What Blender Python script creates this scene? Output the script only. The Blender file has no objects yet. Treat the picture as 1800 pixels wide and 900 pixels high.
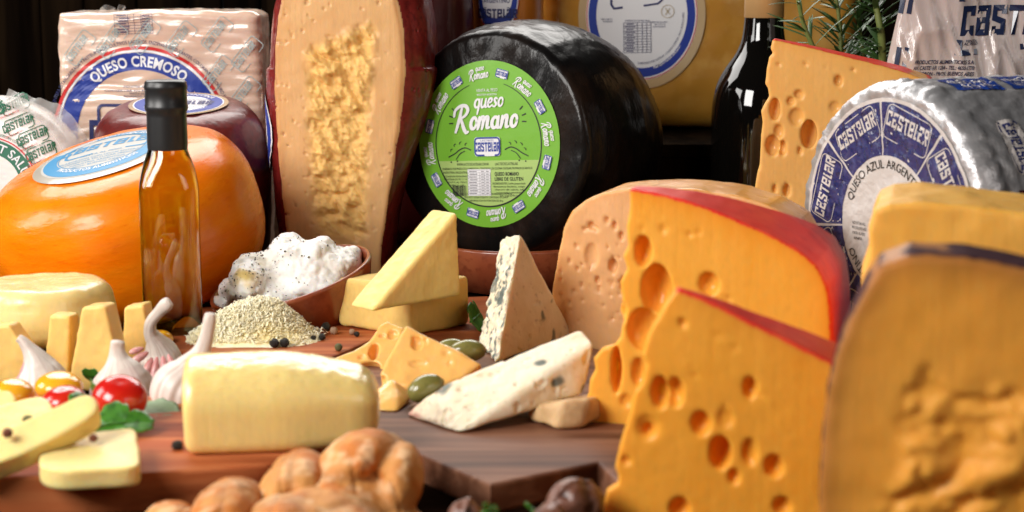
import bpy, bmesh, math, random
import numpy as np
from mathutils import Vector, Matrix, Euler

random.seed(7); rng = np.random.default_rng(11)
SC = bpy.context.scene; COL = SC.collection
R = math.radians; PI = math.pi

# ------------------------------------------------------------------ camera, world, lights, exposure
CAM_H = 0.34; PITCH = R(9.4); FPX = 3000.0
cam = bpy.data.cameras.new('camera'); camo = bpy.data.objects.new('camera', cam); COL.objects.link(camo)
camo.location = (0, 0, CAM_H); camo.rotation_euler = (R(90) - PITCH, 0, 0)
cam.sensor_width = 36; cam.lens = 36 * FPX / 1800; cam.clip_start = 0.05; cam.clip_end = 50
cam.dof.use_dof = True; cam.dof.focus_distance = 1.72; cam.dof.aperture_fstop = 7.5
SC.camera = camo
w = bpy.data.worlds.new('World'); SC.world = w; w.use_nodes = True
w.node_tree.nodes['Background'].inputs[0].default_value = (0.9, 0.93, 1, 1)
w.node_tree.nodes['Background'].inputs[1].default_value = 0.012
def area(name, loc, target, sx, sy, power, col):
    l = bpy.data.lights.new(name, 'AREA'); l.shape = 'RECTANGLE'; l.size = sx; l.size_y = sy; l.energy = power; l.color = col
    o = bpy.data.objects.new(name, l); COL.objects.link(o); o.location = loc
    o.rotation_euler = (Vector(target) - Vector(loc)).to_track_quat('-Z', 'Y').to_euler(); return o
area('softbox_back', (-0.30, 2.42, 0.95), (0.0, 1.2, 0.1), 1.4, 0.6, 18, (1, .965, .92))
area('softbox_left', (-1.5, 1.35, 0.75), (0.05, 1.6, 0.12), 0.6, 0.7, 13, (1, .97, .93))
area('softbox_key', (-1.05, 0.42, 0.9), (0.05, 1.5, 0.12), 0.7, 0.7, 30, (1, .97, .93))
area('fill_right', (1.2, -0.2, 1.0), (0.2, 1.4, 0.1), 0.8, 0.8, 4.5, (1, .95, .9))
vs = SC.view_settings; vs.view_transform = 'Standard'; vs.look = 'None'; vs.exposure = 0.0; vs.gamma = 1; vs.use_curve_mapping = False
SC.render.engine = 'CYCLES'; cy = SC.cycles
cy.use_denoising = True; cy.max_bounces = 12; cy.transmission_bounces = 12; cy.glossy_bounces = 5; cy.diffuse_bounces = 4
cy.caustics_refractive = False; cy.caustics_reflective = False; cy.sample_clamp_indirect = 6

# ------------------------------------------------------------------ pixel measuring (photo pixels 1800x900 -> points of the place)
cp, sp = math.cos(PITCH), math.sin(PITCH)
def ray(u, v):
    x = (u - 900) / FPX; up = -(v - 450) / FPX
    return Vector((x, cp + up * sp, -sp + up * cp))
C0 = Vector((0, 0, CAM_H))
def W(u, v, Y): d = ray(u, v); return C0 + d * (Y / d.y)
def G(u, v, z=0.0): d = ray(u, v); return C0 + d * ((z - CAM_H) / d.z)
def PXM(Y): return FPX / (Y * cp + 0.03)          # rough pixels per metre at that depth
class Frame:
    """A thing's own axes: x along the face, y into the thing, z up the face."""
    def __init__(s, O, yaw=0, tilt=0, roll=0):
        s.O = Vector(O); s.M = Euler((-R(tilt), 0, 0)).to_matrix(); s.M = Euler((0, 0, -R(yaw))).to_matrix() @ s.M @ Euler((0, R(roll), 0)).to_matrix()
        s.ex, s.ey, s.ez = s.M.col[0], s.M.col[1], s.M.col[2]
    def loc(s, u, v, y=0.0):
        d = ray(u, v); n = s.ey; t = ((s.O + n * y) - C0).dot(n) / d.dot(n); p = C0 + d * t - s.O
        return (p.dot(s.ex), p.dot(s.ez))
    def pts(s, l, y=0.0): return [s.loc(u, v, y) for u, v in l]
    def place(s, o): o.location = s.O; o.rotation_euler = s.M.to_euler()

# ------------------------------------------------------------------ materials
MATS = {}
def mat(name, col, rough=.5, sss=0, rad=(1, .45, .18), sscale=.006, spec=.5, coat=0, coatr=.1, bump=(), var=(), attrs=(), rattrs=(), metal=0, trans=0, ior=1.45, stretch=(1, 1, 1), sheen=0, alpha=1, drag=0, rvar=None):
    m = bpy.data.materials.new(name); m.use_nodes = True; nt = m.node_tree; N = nt.nodes; L = nt.links
    b = N['Principled BSDF']; I = b.inputs
    I['Base Color'].default_value = (*col, 1); I['Roughness'].default_value = rough; I['Metallic'].default_value = metal
    I['Specular IOR Level'].default_value = spec; I['Coat Weight'].default_value = coat; I['Coat Roughness'].default_value = coatr
    I['Transmission Weight'].default_value = trans; I['IOR'].default_value = ior; I['Alpha'].default_value = alpha
    if sss: I['Subsurface Weight'].default_value = sss; I['Subsurface Radius'].default_value = rad; I['Subsurface Scale'].default_value = sscale
    tc = N.new('ShaderNodeTexCoord'); mp = N.new('ShaderNodeMapping'); L.new(tc.outputs['Object'], mp.inputs[0]); mp.inputs['Scale'].default_value = stretch
    def noise(sc, det=4, dist=0):
        n = N.new('ShaderNodeTexNoise'); n.inputs['Scale'].default_value = sc; n.inputs['Detail'].default_value = det; n.inputs['Distortion'].default_value = dist
        L.new(mp.outputs[0], n.inputs['Vector']); return n.outputs[0]
    cur = None
    def mixin(fac, c):
        nonlocal cur
        x = N.new('ShaderNodeMix'); x.data_type = 'RGBA'; L.new(fac, x.inputs[0])
        if cur is None: x.inputs[6].default_value = (*col, 1)
        else: L.new(cur, x.inputs[6])
        x.inputs[7].default_value = (*c, 1); cur = x.outputs[2]
    def mr(src, lo, hi, a=0, c=1):
        r = N.new('ShaderNodeMapRange'); L.new(src, r.inputs[0]); r.inputs[1].default_value = lo; r.inputs[2].default_value = hi; r.inputs[3].default_value = a; r.inputs[4].default_value = c; return r.outputs[0]
    for v in var: mixin(mr(noise(v[0], v[4] if len(v) > 4 else 4, v[5] if len(v) > 5 else 0), v[2], v[3]), v[1])
    for a in attrs:
        at = N.new('ShaderNodeAttribute'); at.attribute_name = a[0]; mixin(at.outputs['Fac'], a[1])
    if cur is not None: L.new(cur, I['Base Color'])
    rc = None
    if rvar: rc = mr(noise(rvar[0]), .35, .65, rvar[1], rvar[2]); L.new(rc, I['Roughness'])
    for a in rattrs:
        at = N.new('ShaderNodeAttribute'); at.attribute_name = a[0]; x = N.new('ShaderNodeMix'); L.new(at.outputs['Fac'], x.inputs[0])
        if rc: L.new(rc, x.inputs[2])
        else: x.inputs[2].default_value = rough
        x.inputs[3].default_value = a[1]; rc = x.outputs[0]; L.new(rc, I['Roughness'])
    pn = None
    for s_, st, *d in bump:
        bn = N.new('ShaderNodeBump'); bn.inputs['Strength'].default_value = st; bn.inputs['Distance'].default_value = d[0] if d else .001
        L.new(noise(s_, 5), bn.inputs['Height'])
        if pn: L.new(pn, bn.inputs['Normal'])
        pn = bn.outputs[0]
    if drag:      # fine parallel marks left by the knife
        m2 = N.new('ShaderNodeMapping'); L.new(tc.outputs['Object'], m2.inputs[0]); m2.inputs['Scale'].default_value = (230, 230, 9); m2.inputs['Rotation'].default_value = (0, .35, 0)
        n2 = N.new('ShaderNodeTexNoise'); n2.inputs['Scale'].default_value = 1; n2.inputs['Detail'].default_value = 2; L.new(m2.outputs[0], n2.inputs['Vector'])
        bn = N.new('ShaderNodeBump'); bn.inputs['Strength'].default_value = drag; bn.inputs['Distance'].default_value = .0012; L.new(n2.outputs[0], bn.inputs['Height'])
        if pn: L.new(pn, bn.inputs['Normal'])
        pn = bn.outputs[0]
    if pn: L.new(pn, I['Normal']); L.new(pn, I['Coat Normal'])
    MATS[name] = m; return m
def wood(name, c1, c2, c3, axis=0, rough=.5, gs=1.0, coat=0, spec=.3):
    st = [90, 90, 90]; st[axis] = 5; st = tuple(s * gs for s in st)
    st2 = [14, 14, 14]; st2[axis] = 1.2
    m = mat(name, c1, rough, var=[(1.0, c2, .42, .6, 5, .6), (.5, c3, .52, .66, 4, .4)], stretch=st, bump=[(1.2, .25, .0012)], coat=coat, coatr=.3, spec=spec)
    return m

# ------------------------------------------------------------------ small numeric tools
_tab = rng.random((32, 32, 32)).astype(np.float32)
def vnoise(x, y, z):
    x, y, z = [np.asarray(a, np.float32) for a in (x, y, z)]
    xi, yi, zi = np.floor(x).astype(np.int32), np.floor(y).astype(np.int32), np.floor(z).astype(np.int32)
    fx, fy, fz = x - xi, y - yi, z - zi
    fx, fy, fz = [f * f * (3 - 2 * f) for f in (fx, fy, fz)]
    x0, y0, z0 = xi & 31, yi & 31, zi & 31; x1, y1, z1 = (xi + 1) & 31, (yi + 1) & 31, (zi + 1) & 31
    T = _tab
    a = T[x0, y0, z0] * (1 - fx) + T[x1, y0, z0] * fx; b = T[x0, y1, z0] * (1 - fx) + T[x1, y1, z0] * fx
    c = T[x0, y0, z1] * (1 - fx) + T[x1, y0, z1] * fx; d = T[x0, y1, z1] * (1 - fx) + T[x1, y1, z1] * fx
    a = a * (1 - fy) + b * fy; c = c * (1 - fy) + d * fy
    return (a * (1 - fz) + c * fz) * 2 - 1
def fbm(P, s, o=3, seed=0.0, gain=.5):
    x, y, z = P[0] * s + seed * 7.3, P[1] * s + seed * 3.1, P[2] * s + seed * 5.7; t = 0; a = 1.0
    for i in range(o): t = t + a * vnoise(x, y, z); x, y, z = x * 2.03 + 5.1, y * 2.03 + 1.7, z * 2.03 + 9.2; a *= gain
    return t
def smin(a, b, k): h = np.clip(.5 + .5 * (b - a) / k, 0, 1); return b * (1 - h) + a * h - k * h * (1 - h)
def smax(a, b, k): return -smin(-a, -b, k)
def sstep(x, a, b): t = np.clip((x - a) / (b - a), 0, 1); return t * t * (3 - 2 * t)
def ell(X, Y, Z, c, r, rot=None):
    x, y, z = X - c[0], Y - c[1], Z - c[2]
    if rot is not None:
        m = rot; x, y, z = (m[0][0] * x + m[1][0] * y + m[2][0] * z, m[0][1] * x + m[1][1] * y + m[2][1] * z, m[0][2] * x + m[1][2] * y + m[2][2] * z)
    k = np.sqrt((x / r[0]) ** 2 + (y / r[1]) ** 2 + (z / r[2]) ** 2); return (k - 1) * min(r)
def rbox(X, Y, Z, c, h, r):
    qx, qy, qz = abs(X - c[0]) - h[0] + r, abs(Y - c[1]) - h[1] + r, abs(Z - c[2]) - h[2] + r
    return np.sqrt(np.maximum(qx, 0) ** 2 + np.maximum(qy, 0) ** 2 + np.maximum(qz, 0) ** 2) + np.minimum(np.maximum(qx, np.maximum(qy, qz)), 0) - r
def segdist(px, py, pts, closed=False):
    d = np.full(np.shape(px), 1e9, np.float32); n = len(pts)
    for i in range(n if closed else n - 1):
        ax, ay = pts[i]; bx, by = pts[(i + 1) % n]; ex, ey = bx - ax, by - ay; L2 = ex * ex + ey * ey + 1e-12
        t = np.clip(((px - ax) * ex + (py - ay) * ey) / L2, 0, 1)
        d = np.minimum(d, (px - ax - t * ex) ** 2 + (py - ay - t * ey) ** 2)
    return np.sqrt(d)
def polysdf(px, py, pts):
    d = segdist(px, py, pts, True); s = np.zeros(np.shape(px), bool); n = len(pts)
    for i in range(n):
        ax, ay = pts[i]; bx, by = pts[(i + 1) % n]
        if ay == by: continue
        c = ((ay > py) != (by > py)) & (px < (bx - ax) * (py - ay) / (by - ay) + ax); s ^= c
    return np.where(s, -d, d)
def hullplanes(P):
    bm = bmesh.new()
    for p in P: bm.verts.new(p)
    r = bmesh.ops.convex_hull(bm, input=bm.verts[:]); bm.normal_update(); cen = sum((Vector(p) for p in P), Vector()) / len(P); out = []
    for f in bm.faces:
        n = f.normal.copy(); q = f.calc_center_median()
        if n.dot(q - cen) < 0: n = -n
        if not any((n - a).length < .02 for a, b in out): out.append((n, n.dot(q)))
    bm.free(); return out
def hullsdf(X, Y, Z, planes, k=.003):
    d = None
    for n, c in planes:
        e = X * n.x + Y * n.y + Z * n.z - c; d = e if d is None else smax(d, e, k)
    return d
def snet(D, lo, vox):
    S = D < 0; n = D.shape; c = np.zeros((n[0] - 1, n[1] - 1, n[2] - 1), np.int8); K = [(i, j, k) for i in (0, 1) for j in (0, 1) for k in (0, 1)]
    for i, j, k in K: c += S[i:n[0] - 1 + i, j:n[1] - 1 + j, k:n[2] - 1 + k]
    mx = (c > 0) & (c < 8); cells = np.argwhere(mx); idx = np.full(c.shape, -1, np.int32); idx[mx] = np.arange(len(cells))
    P = np.zeros((len(cells), 3)); cnt = np.zeros(len(cells)); cv = {}
    for q in K: cv[q] = D[cells[:, 0] + q[0], cells[:, 1] + q[1], cells[:, 2] + q[2]]
    for a in K:
        for ax in range(3):
            if a[ax]: continue
            b = list(a); b[ax] = 1; b = tuple(b); va, vb = cv[a], cv[b]; cr = (va < 0) != (vb < 0)
            t = np.where(cr, va / np.where(cr, va - vb, 1), 0); p = np.array(a, float)[None, :].repeat(len(cells), 0); p[:, ax] = t
            P += p * cr[:, None]; cnt += cr
    V = np.array(lo) + (cells + P / cnt[:, None]) * vox; Q = []
    for ax in range(3):
        sl0 = [slice(None)] * 3; sl1 = [slice(None)] * 3; sl0[ax] = slice(0, -1); sl1[ax] = slice(1, None)
        A, B = S[tuple(sl0)], S[tuple(sl1)]; e = np.argwhere(A != B); o1, o2 = [(1, 2), (2, 0), (0, 1)][ax]
        e = e[(e[:, o1] > 0) & (e[:, o2] > 0) & (e[:, o1] < c.shape[o1]) & (e[:, o2] < c.shape[o2])]
        if not len(e): continue
        def cell(d1, d2): f = e.copy(); f[:, o1] -= d1; f[:, o2] -= d2; return idx[f[:, 0], f[:, 1], f[:, 2]]
        q = np.stack([cell(1, 1), cell(0, 1), cell(0, 0), cell(1, 0)], 1); ins = A[e[:, 0], e[:, 1], e[:, 2]]
        q[~ins] = q[~ins][:, ::-1]; Q.append(q)
    F = np.concatenate(Q); F = F[(F >= 0).all(1)]; return V, F

# ------------------------------------------------------------------ objects
def link(o, parent=None):
    COL.objects.link(o)
    if parent is not None: o.parent = parent
    return o
def tag(o, label, cat, group=None):
    o['label'] = label; o['category'] = cat
    if group: o['group'] = group
    return o
def empty(name, label=None, cat=None, loc=(0, 0, 0), rot=(0, 0, 0), group=None):
    o = link(bpy.data.objects.new(name, None)); o.empty_display_size = .02; o.location = loc; o.rotation_euler = rot
    if label: tag(o, label, cat, group)
    return o
def mesh(name, V, F, m, parent=None, smooth=True, attrs=None):
    me = bpy.data.meshes.new(name); V = np.asarray(V, np.float32)
    if isinstance(F, np.ndarray):
        n, k = F.shape; me.vertices.add(len(V)); me.vertices.foreach_set('co', V.ravel()); me.loops.add(n * k); me.loops.foreach_set('vertex_index', F.astype(np.int32).ravel())
        me.polygons.add(n); me.polygons.foreach_set('loop_start', np.arange(0, n * k, k, dtype=np.int32)); me.polygons.foreach_set('loop_total', np.full(n, k, np.int32)); me.update(calc_edges=True)
    else: me.from_pydata([tuple(v) for v in V], [], F); me.update()
    me.polygons.foreach_set('use_smooth', np.full(len(me.polygons), smooth)); me.materials.append(MATS[m] if isinstance(m, str) else m)
    for a, v in (attrs or {}).items():
        t = me.attributes.new(a, 'FLOAT', 'POINT'); t.data.foreach_set('value', np.asarray(v, np.float32))
    return link(bpy.data.objects.new(name, me), parent)
def vnorm(V, F):
    n = np.zeros_like(V); k = F.shape[1]
    fn = np.cross(V[F[:, 2]] - V[F[:, 0]], V[F[:, 3 if k == 4 else 1]] - V[F[:, 1 if k == 4 else 0]])
    for i in range(k): np.add.at(n, F[:, i], fn)
    return n / (np.linalg.norm(n, axis=1)[:, None] + 1e-12)
def sdf(name, f, lo, hi, vox, m, parent=None, disp=None, attrs=None, split=None, smooth_it=0):
    """mesh a solid; disp(V, N) moves points along the normal; attrs(V, N) -> dict; split = (other part, its material, attr)"""
    ax = [np.arange(lo[i] - 2 * vox, hi[i] + 3 * vox, vox, dtype=np.float32) for i in range(3)]
    X, Y, Z = np.meshgrid(*ax, indexing='ij'); D = np.asarray(f(X, Y, Z), np.float32)
    V, F = snet(D, [a[0] for a in ax], vox)
    for _ in range(smooth_it):
        A = np.zeros_like(V); c = np.zeros(len(V))
        for i in range(4):
            np.add.at(A, F[:, i], V[F[:, (i + 1) % 4]]); np.add.at(c, F[:, i], 1)
        V = V * .5 + .5 * A / c[:, None]
    N = vnorm(V, F)
    if disp is not None:
        dd = disp(V.T, N.T); V = V + (dd.T if getattr(dd, 'ndim', 1) == 2 else N * dd[:, None]); N = vnorm(V, F)
    at = attrs(V.T, N.T) if attrs else {}
    if split is None: return mesh(name, V, F, m, parent, True, at)
    sel = at[split[2]][F].mean(1) > .5; out = []
    for nm, mm, s in ((name, m, ~sel), (split[0], split[1], sel)):
        f2 = F[s]
        if not len(f2): continue
        u, inv = np.unique(f2, return_inverse=True)
        o = mesh(nm, V[u], inv.reshape(f2.shape), mm, parent, True, {a: v[u] for a, v in at.items()})
        o.data.normals_split_custom_set_from_vertices(N[u].tolist()); out.append(o)
    return out[0]
def spline(pts, n=8, closed=False):
    P = [np.array(p, float) for p in pts]; m = len(P); out = []
    for i in range(m if closed else m - 1):
        if closed: a, b, c, d = P[i - 1], P[i], P[(i + 1) % m], P[(i + 2) % m]
        else: a, b, c, d = P[max(i - 1, 0)], P[i], P[i + 1], P[min(i + 2, m - 1)]
        for k in range(n):
            t = k / n; out.append(.5 * (2 * b + (c - a) * t + (2 * a - 5 * b + 4 * c - d) * t * t + (3 * b - a - 3 * c + d) * t ** 3))
    if not closed: out.append(P[-1])
    return out
def lathe(name, prof, m, parent=None, n=72, disp=None, attrs=None, section=None, axis='z'):
    """prof: list of (radius, height), first and last may be on the axis"""
    pr = np.array(prof, float); k = len(pr); a = np.arange(n) * 2 * PI / n; V = np.zeros((k, n, 3))
    cx, sx = np.cos(a), np.sin(a)
    for i in range(k):
        cc, ss = (cx, sx) if section is None else section(pr[i], a)
        V[i, :, 0] = pr[i, 0] * cc; V[i, :, 1] = pr[i, 0] * ss; V[i, :, 2] = pr[i, 1]
    V = V.reshape(-1, 3); i, j = np.meshgrid(np.arange(k - 1), np.arange(n), indexing='ij'); j2 = (j + 1) % n
    F = np.stack([i * n + j, i * n + j2, (i + 1) * n + j2, (i + 1) * n + j], -1).reshape(-1, 4)
    if axis == 'y': V = np.stack([V[:, 0], V[:, 2], V[:, 1]], 1); F = F[:, ::-1].copy()
    if disp is not None:
        N = vnorm(V, F); V = V + N * disp(V.T)[:, None]
    o = mesh(name, V, F, m, parent, True, attrs(V.T) if attrs else None)
    return o
def wheelprof(Rr, h, rc, bulge=0, n=10, base=0):
    """rounded wheel profile from bottom centre to top centre"""
    P = [(1e-5, base)] + [(t * (Rr - rc) , base) for t in np.linspace(.08, 1, 10)]
    for t in np.linspace(0, PI / 2, n)[1:]: P.append((Rr - rc + rc * math.sin(t), base + rc - rc * math.cos(t)))
    if h - 2 * rc > .002:
        for t in np.linspace(0, 1, 9)[1:-1]: P.append((Rr + bulge * (1 - (2 * t - 1) ** 2), base + rc + t * (h - 2 * rc)))
    for t in np.linspace(PI / 2, 0, n): P.append((Rr - rc + rc * math.sin(t), base + h - rc + rc * math.cos(t)))
    P += [(t * (Rr - rc), base + h) for t in np.linspace(1, .08, 10)[1:]] + [(1e-5, base + h)]
    return P
def tube(name, path, rad, m, parent=None, n=8, lobes=None, attrs=None, closed_ends=True):
    P = np.array(path, float); k = len(P); rad = np.broadcast_to(np.array(rad, float), (k,)); T = np.gradient(P, axis=0); T /= np.linalg.norm(T, axis=1)[:, None] + 1e-9
    up = np.array([1, 0, 0.]) if abs(T[0, 0]) < .8 else np.array([0, 1, 0.]); a = np.arange(n) * 2 * PI / n; V = []
    for i in range(k):
        u = up - T[i] * up.dot(T[i]); u /= np.linalg.norm(u); v = np.cross(T[i], u); up = u
        r = rad[i] * (1 if lobes is None else lobes(i / (k - 1), a)); V.append(P[i] + (np.cos(a) * r)[:, None] * u + (np.sin(a) * r)[:, None] * v)
    V = np.concatenate(V); i, j = np.meshgrid(np.arange(k - 1), np.arange(n), indexing='ij'); j2 = (j + 1) % n
    F = np.stack([i * n + j, i * n + j2, (i + 1) * n + j2, (i + 1) * n + j], -1).reshape(-1, 4).tolist()
    if closed_ends: F = F + [list(range(n))[::-1], list(range((k - 1) * n, k * n))]
    if name is None: return V, F
    return mesh(name, V, F, m, parent, True, attrs(V.T, np.tile(a, k), np.repeat(np.linspace(0, 1, k), n)) if attrs else None)
def boxm(name, c, h, m, parent=None, bev=.002, seg=2):
    bm = bmesh.new(); bmesh.ops.create_cube(bm, size=1)
    for v in bm.verts: v.co = Vector((c[0] + v.co.x * 2 * h[0], c[1] + v.co.y * 2 * h[1], c[2] + v.co.z * 2 * h[2]))
    if bev: bmesh.ops.bevel(bm, geom=bm.edges[:], offset=bev, segments=seg, affect='EDGES', profile=.5)
    me = bpy.data.meshes.new(name); bm.to_mesh(me); bm.free(); me.materials.append(MATS[m]); return link(bpy.data.objects.new(name, me), parent)

# ------------------------------------------------------------------ printing: flat ink shapes laid on a surface through a map (x, y, height) -> point
_tx = {}
def TX(s, bold=0):
    if (s, bold) in _tx: return _tx[(s, bold)]
    c = bpy.data.curves.new('t', 'FONT'); c.body = s; c.size = 1; c.offset = bold; c.resolution_u = 3; c.space_character = 1 + bold * 2.2; o = bpy.data.objects.new('t', c); COL.objects.link(o)
    me = bpy.data.meshes.new_from_object(o.evaluated_get(bpy.context.evaluated_depsgraph_get())); V = np.zeros(len(me.vertices) * 3, np.float32); me.vertices.foreach_get('co', V); V = V.reshape(-1, 3)[:, :2]
    F = [list(p.vertices) for p in me.polygons]; bpy.data.objects.remove(o); bpy.data.curves.remove(c); bpy.data.meshes.remove(me)
    V = V - np.array([(V[:, 0].min() + V[:, 0].max()) / 2, 0]); V = V / .69; _tx[(s, bold)] = (V, F); return V, F          # capital height 1, centred on x
LET = {'C': [[(.5, .66), (.5, .9), (.1, .9), (.1, .1), (.5, .1), (.5, .34)]], 'a': [[(.1, .72), (.1, .9), (.5, .9), (.5, 0)], [(.4, .1), (.1, .1), (.1, .5), (.4, .5)]],
       'S': [[(.5, .7), (.5, .9), (.1, .9), (.1, .56), (.5, .44), (.5, .1), (.1, .1), (.1, .3)]], 'T': [[(0, .9), (.6, .9)], [(.3, .8), (.3, 0)]],
       'e': [[(.2, .5), (.5, .5), (.5, .9), (.1, .9), (.1, .1), (.5, .1), (.5, .3)]], 'l': [[(.12, 1), (.12, .1), (.36, .1)]], 'R': [[(.1, 0), (.1, .9), (.5, .9), (.5, .52), (.2, .52)], [(.3, .42), (.5, 0)]]}
LW = {'C': .7, 'a': .7, 'S': .7, 'T': .7, 'e': .7, 'l': .46, 'R': .7}
class Print:
    def __init__(s, fmap, edge=.006, gap=.0005, step=.00022): s.f = fmap; s.L = []; s.e = edge; s.gap = gap; s.step = step
    def layer(s, name, m, z=None): s.L.append((name, m, [], [])); s.k = 0; s.Z = getattr(s, 'Z', []) + [z if z is not None else (s.Z[-1] + 1 if getattr(s, 'Z', None) else 0)]
    def add(s, V, F):
        n, m, VV, FF = s.L[-1]; V = np.asarray(V, float).reshape(-1, 2); h = np.full((len(V), 1), s.k * 1.5e-5); s.k = (s.k + 1) % 9; o = sum(len(v) for v in VV)
        VV.append(np.hstack([V, h])); FF += [[i + o for i in f] for f in F]
    def ring(s, r0, r1, a0=0, a1=2 * PI, c=(0, 0), sx=1, n=None):
        n = n or max(3, int(72 * abs(a1 - a0) / (2 * PI))); nr = max(1, int(math.ceil((r1 - r0) / s.e))) if r0 > 0 else max(2, int(math.ceil(r1 / s.e))); a = np.linspace(a0, a1, n + 1)
        rr = np.linspace(max(r0, r1 * .002), r1, nr + 1); V = [(c[0] + sx * r * math.cos(t), c[1] + r * math.sin(t)) for r in rr for t in a]
        s.add(V, [[i * (n + 1) + j, (i + 1) * (n + 1) + j, (i + 1) * (n + 1) + j + 1, i * (n + 1) + j + 1] for i in range(nr) for j in range(n)])
    def rect(s, x, y, wd, ht, rot=0):
        nx, ny = max(1, int(math.ceil(wd / s.e))), max(1, int(math.ceil(ht / s.e))); V = [((i / nx - .5) * wd, (j / ny - .5) * ht) for j in range(ny + 1) for i in range(nx + 1)]
        s.add(s.tr(V, x, y, 1, rot), [[j * (nx + 1) + i, j * (nx + 1) + i + 1, (j + 1) * (nx + 1) + i + 1, (j + 1) * (nx + 1) + i] for j in range(ny) for i in range(nx)])
    @staticmethod
    def tr(V, x, y, size=1, rot=0, sx=1, shear=0):
        V = np.asarray(V, float).reshape(-1, 2) * size; V = np.stack([V[:, 0] * sx + shear * V[:, 1], V[:, 1]], 1); c, q = math.cos(rot), math.sin(rot)
        return np.stack([x + c * V[:, 0] - q * V[:, 1], y + q * V[:, 0] + c * V[:, 1]], 1)
    def text(s, t, x, y, size, rot=0, bold=0, sx=1, shear=0, align=0, width=None):
        V, F = TX(t, bold); V = V.copy()
        if width: sx = width / ((V[:, 0].max() - V[:, 0].min()) * size)
        if align: V[:, 0] -= V[:, 0].min() if align > 0 else V[:, 0].max()
        s.add(s.tr(V, x, y, size, rot, sx, shear), F)
    def arc(s, t, r, ang, size, bold=0, sx=1, inward=False, c=(0, 0), span=None):
        """bend text round a circle of radius r (baseline), its middle at angle ang; inward: heads point to the centre"""
        V, F = TX(t, bold); V = V * size
        if span: sx = span * r / (V[:, 0].max() - V[:, 0].min())
        a = ang + V[:, 0] * sx / r if inward else ang - V[:, 0] * sx / r; rr = r - V[:, 1] if inward else r + V[:, 1]
        s.add(np.stack([c[0] + rr * np.cos(a), c[1] + rr * np.sin(a)], 1), F)
    def stroke(s, pts, wd, closed=False, caps=False):
        P = np.array(pts, float); n = len(P); E = np.roll(P, -1, 0) - P; E /= np.linalg.norm(E, axis=1)[:, None] + 1e-12; V = []
        ww = np.broadcast_to(np.array(wd, float), (n,))
        for i in range(n):
            a = E[i - 1] if (i > 0 or closed) else E[i]; b = E[i] if (i < n - 1 or closed) else E[i - 1]
            na, nb = np.array([-a[1], a[0]]), np.array([-b[1], b[0]]); m = na + nb; m /= np.linalg.norm(m) + 1e-9; q = m / max(.45, m.dot(nb)); V += [P[i] + q * ww[i] / 2, P[i] - q * ww[i] / 2]
        F = [[2 * i, 2 * i + 1, 2 * ((i + 1) % n) + 1, 2 * ((i + 1) % n)] for i in range(n if closed else n - 1)]
        if caps and not closed:
            for i, e in ((0, -E[0]), (n - 1, E[n - 2])):
                o = len(V); r = ww[i] / 2; a0 = math.atan2(e[1], e[0]); V += [P[i] + r * np.array([math.cos(a0 + t), math.sin(a0 + t)]) for t in np.linspace(-PI / 2, PI / 2, 6)]; F.append(list(range(o, o + 6)))
        s.add(V, F)
    def logo(s, x, y, h, rot=0, sx=1, shear=0, stroke=.2):
        tw = sum(LW[c] for c in 'CaSTelaR') - .1; cx = -tw / 2
        for c in 'CaSTelaR':
            for pl in LET[c]:
                n0 = len(s.L[-1][2]); s.stroke([(px + cx, py) for px, py in pl], stroke); V = s.L[-1][2][n0]; V[:, :2] = s.tr(V[:, :2], x, y, h, rot, sx, shear)
            cx += LW[c]
    def frame(s, x, y, wd, ht, rot, lw, gapx=(-.15, .25), r=.18):
        """open badge outline: rounded rectangle whose lower side is interrupted"""
        q = r * ht; a = [(wd * gapx[0], -ht / 2), (-wd / 2 + q, -ht / 2)]; a += [(-wd / 2 + q - q * math.sin(t), -ht / 2 + q - q * math.cos(t)) for t in (.5, 1.07)] + [(-wd / 2, -ht / 2 + q), (-wd / 2, ht / 2 - q)]
        a += [(-wd / 2 + q - q * math.cos(t), ht / 2 - q + q * math.sin(t)) for t in (.5, 1.07)] + [(-wd / 2 + q, ht / 2), (wd / 2 - q, ht / 2)] + [(wd / 2 - q + q * math.sin(t), ht / 2 - q + q * math.cos(t)) for t in (.5, 1.07)]
        a += [(wd / 2, ht / 2 - q), (wd / 2, -ht / 2 + q)] + [(wd / 2 - q + q * math.cos(t), -ht / 2 + q - q * math.sin(t)) for t in (.5, 1.07)] + [(wd / 2 - q, -ht / 2), (wd * gapx[1], -ht / 2)]
        s.stroke(s.tr(a, x, y, 1, rot), lw)
    def badge(s, x, y, wd, rot, ink, paper, ink_name='lettering', paper_name='badge'):
        pass
    def build(s, parent):
        for li, (n, m, VV, FF) in enumerate(s.L):
            if not VV: continue
            V = np.concatenate(VV); F = FF
            for _ in range(6):          # cut long pieces so that they follow the surface
                F2 = []; newV = []; ch = False; nv = len(V); cache = {}
                for f in F:
                    if len(f) != 3: F2.append(f); continue
                    a, b, c = f; e = [np.hypot(*(V[p][:2] - V[q][:2])) for p, q in ((a, b), (b, c), (c, a))]; k = int(np.argmax(e))
                    if e[k] <= s.e * 1.6: F2.append(f); continue
                    ch = True; p, q, r_ = [(a, b, c), (b, c, a), (c, a, b)][k]; key = (min(p, q), max(p, q))
                    if key not in cache: cache[key] = nv + len(newV); newV.append((V[p] + V[q]) / 2)
                    F2 += [[p, cache[key], r_], [cache[key], q, r_]]
                F = F2
                if newV: V = np.vstack([V, newV])
                if not ch: break
            mesh(n, s.f(V[:, 0], V[:, 1], V[:, 2] + s.gap + s.Z[li] * s.step), F, m, parent, False)['kind'] = 'stuff' if len(VV) > 1 or 'lettering' in n else 'part'
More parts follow.
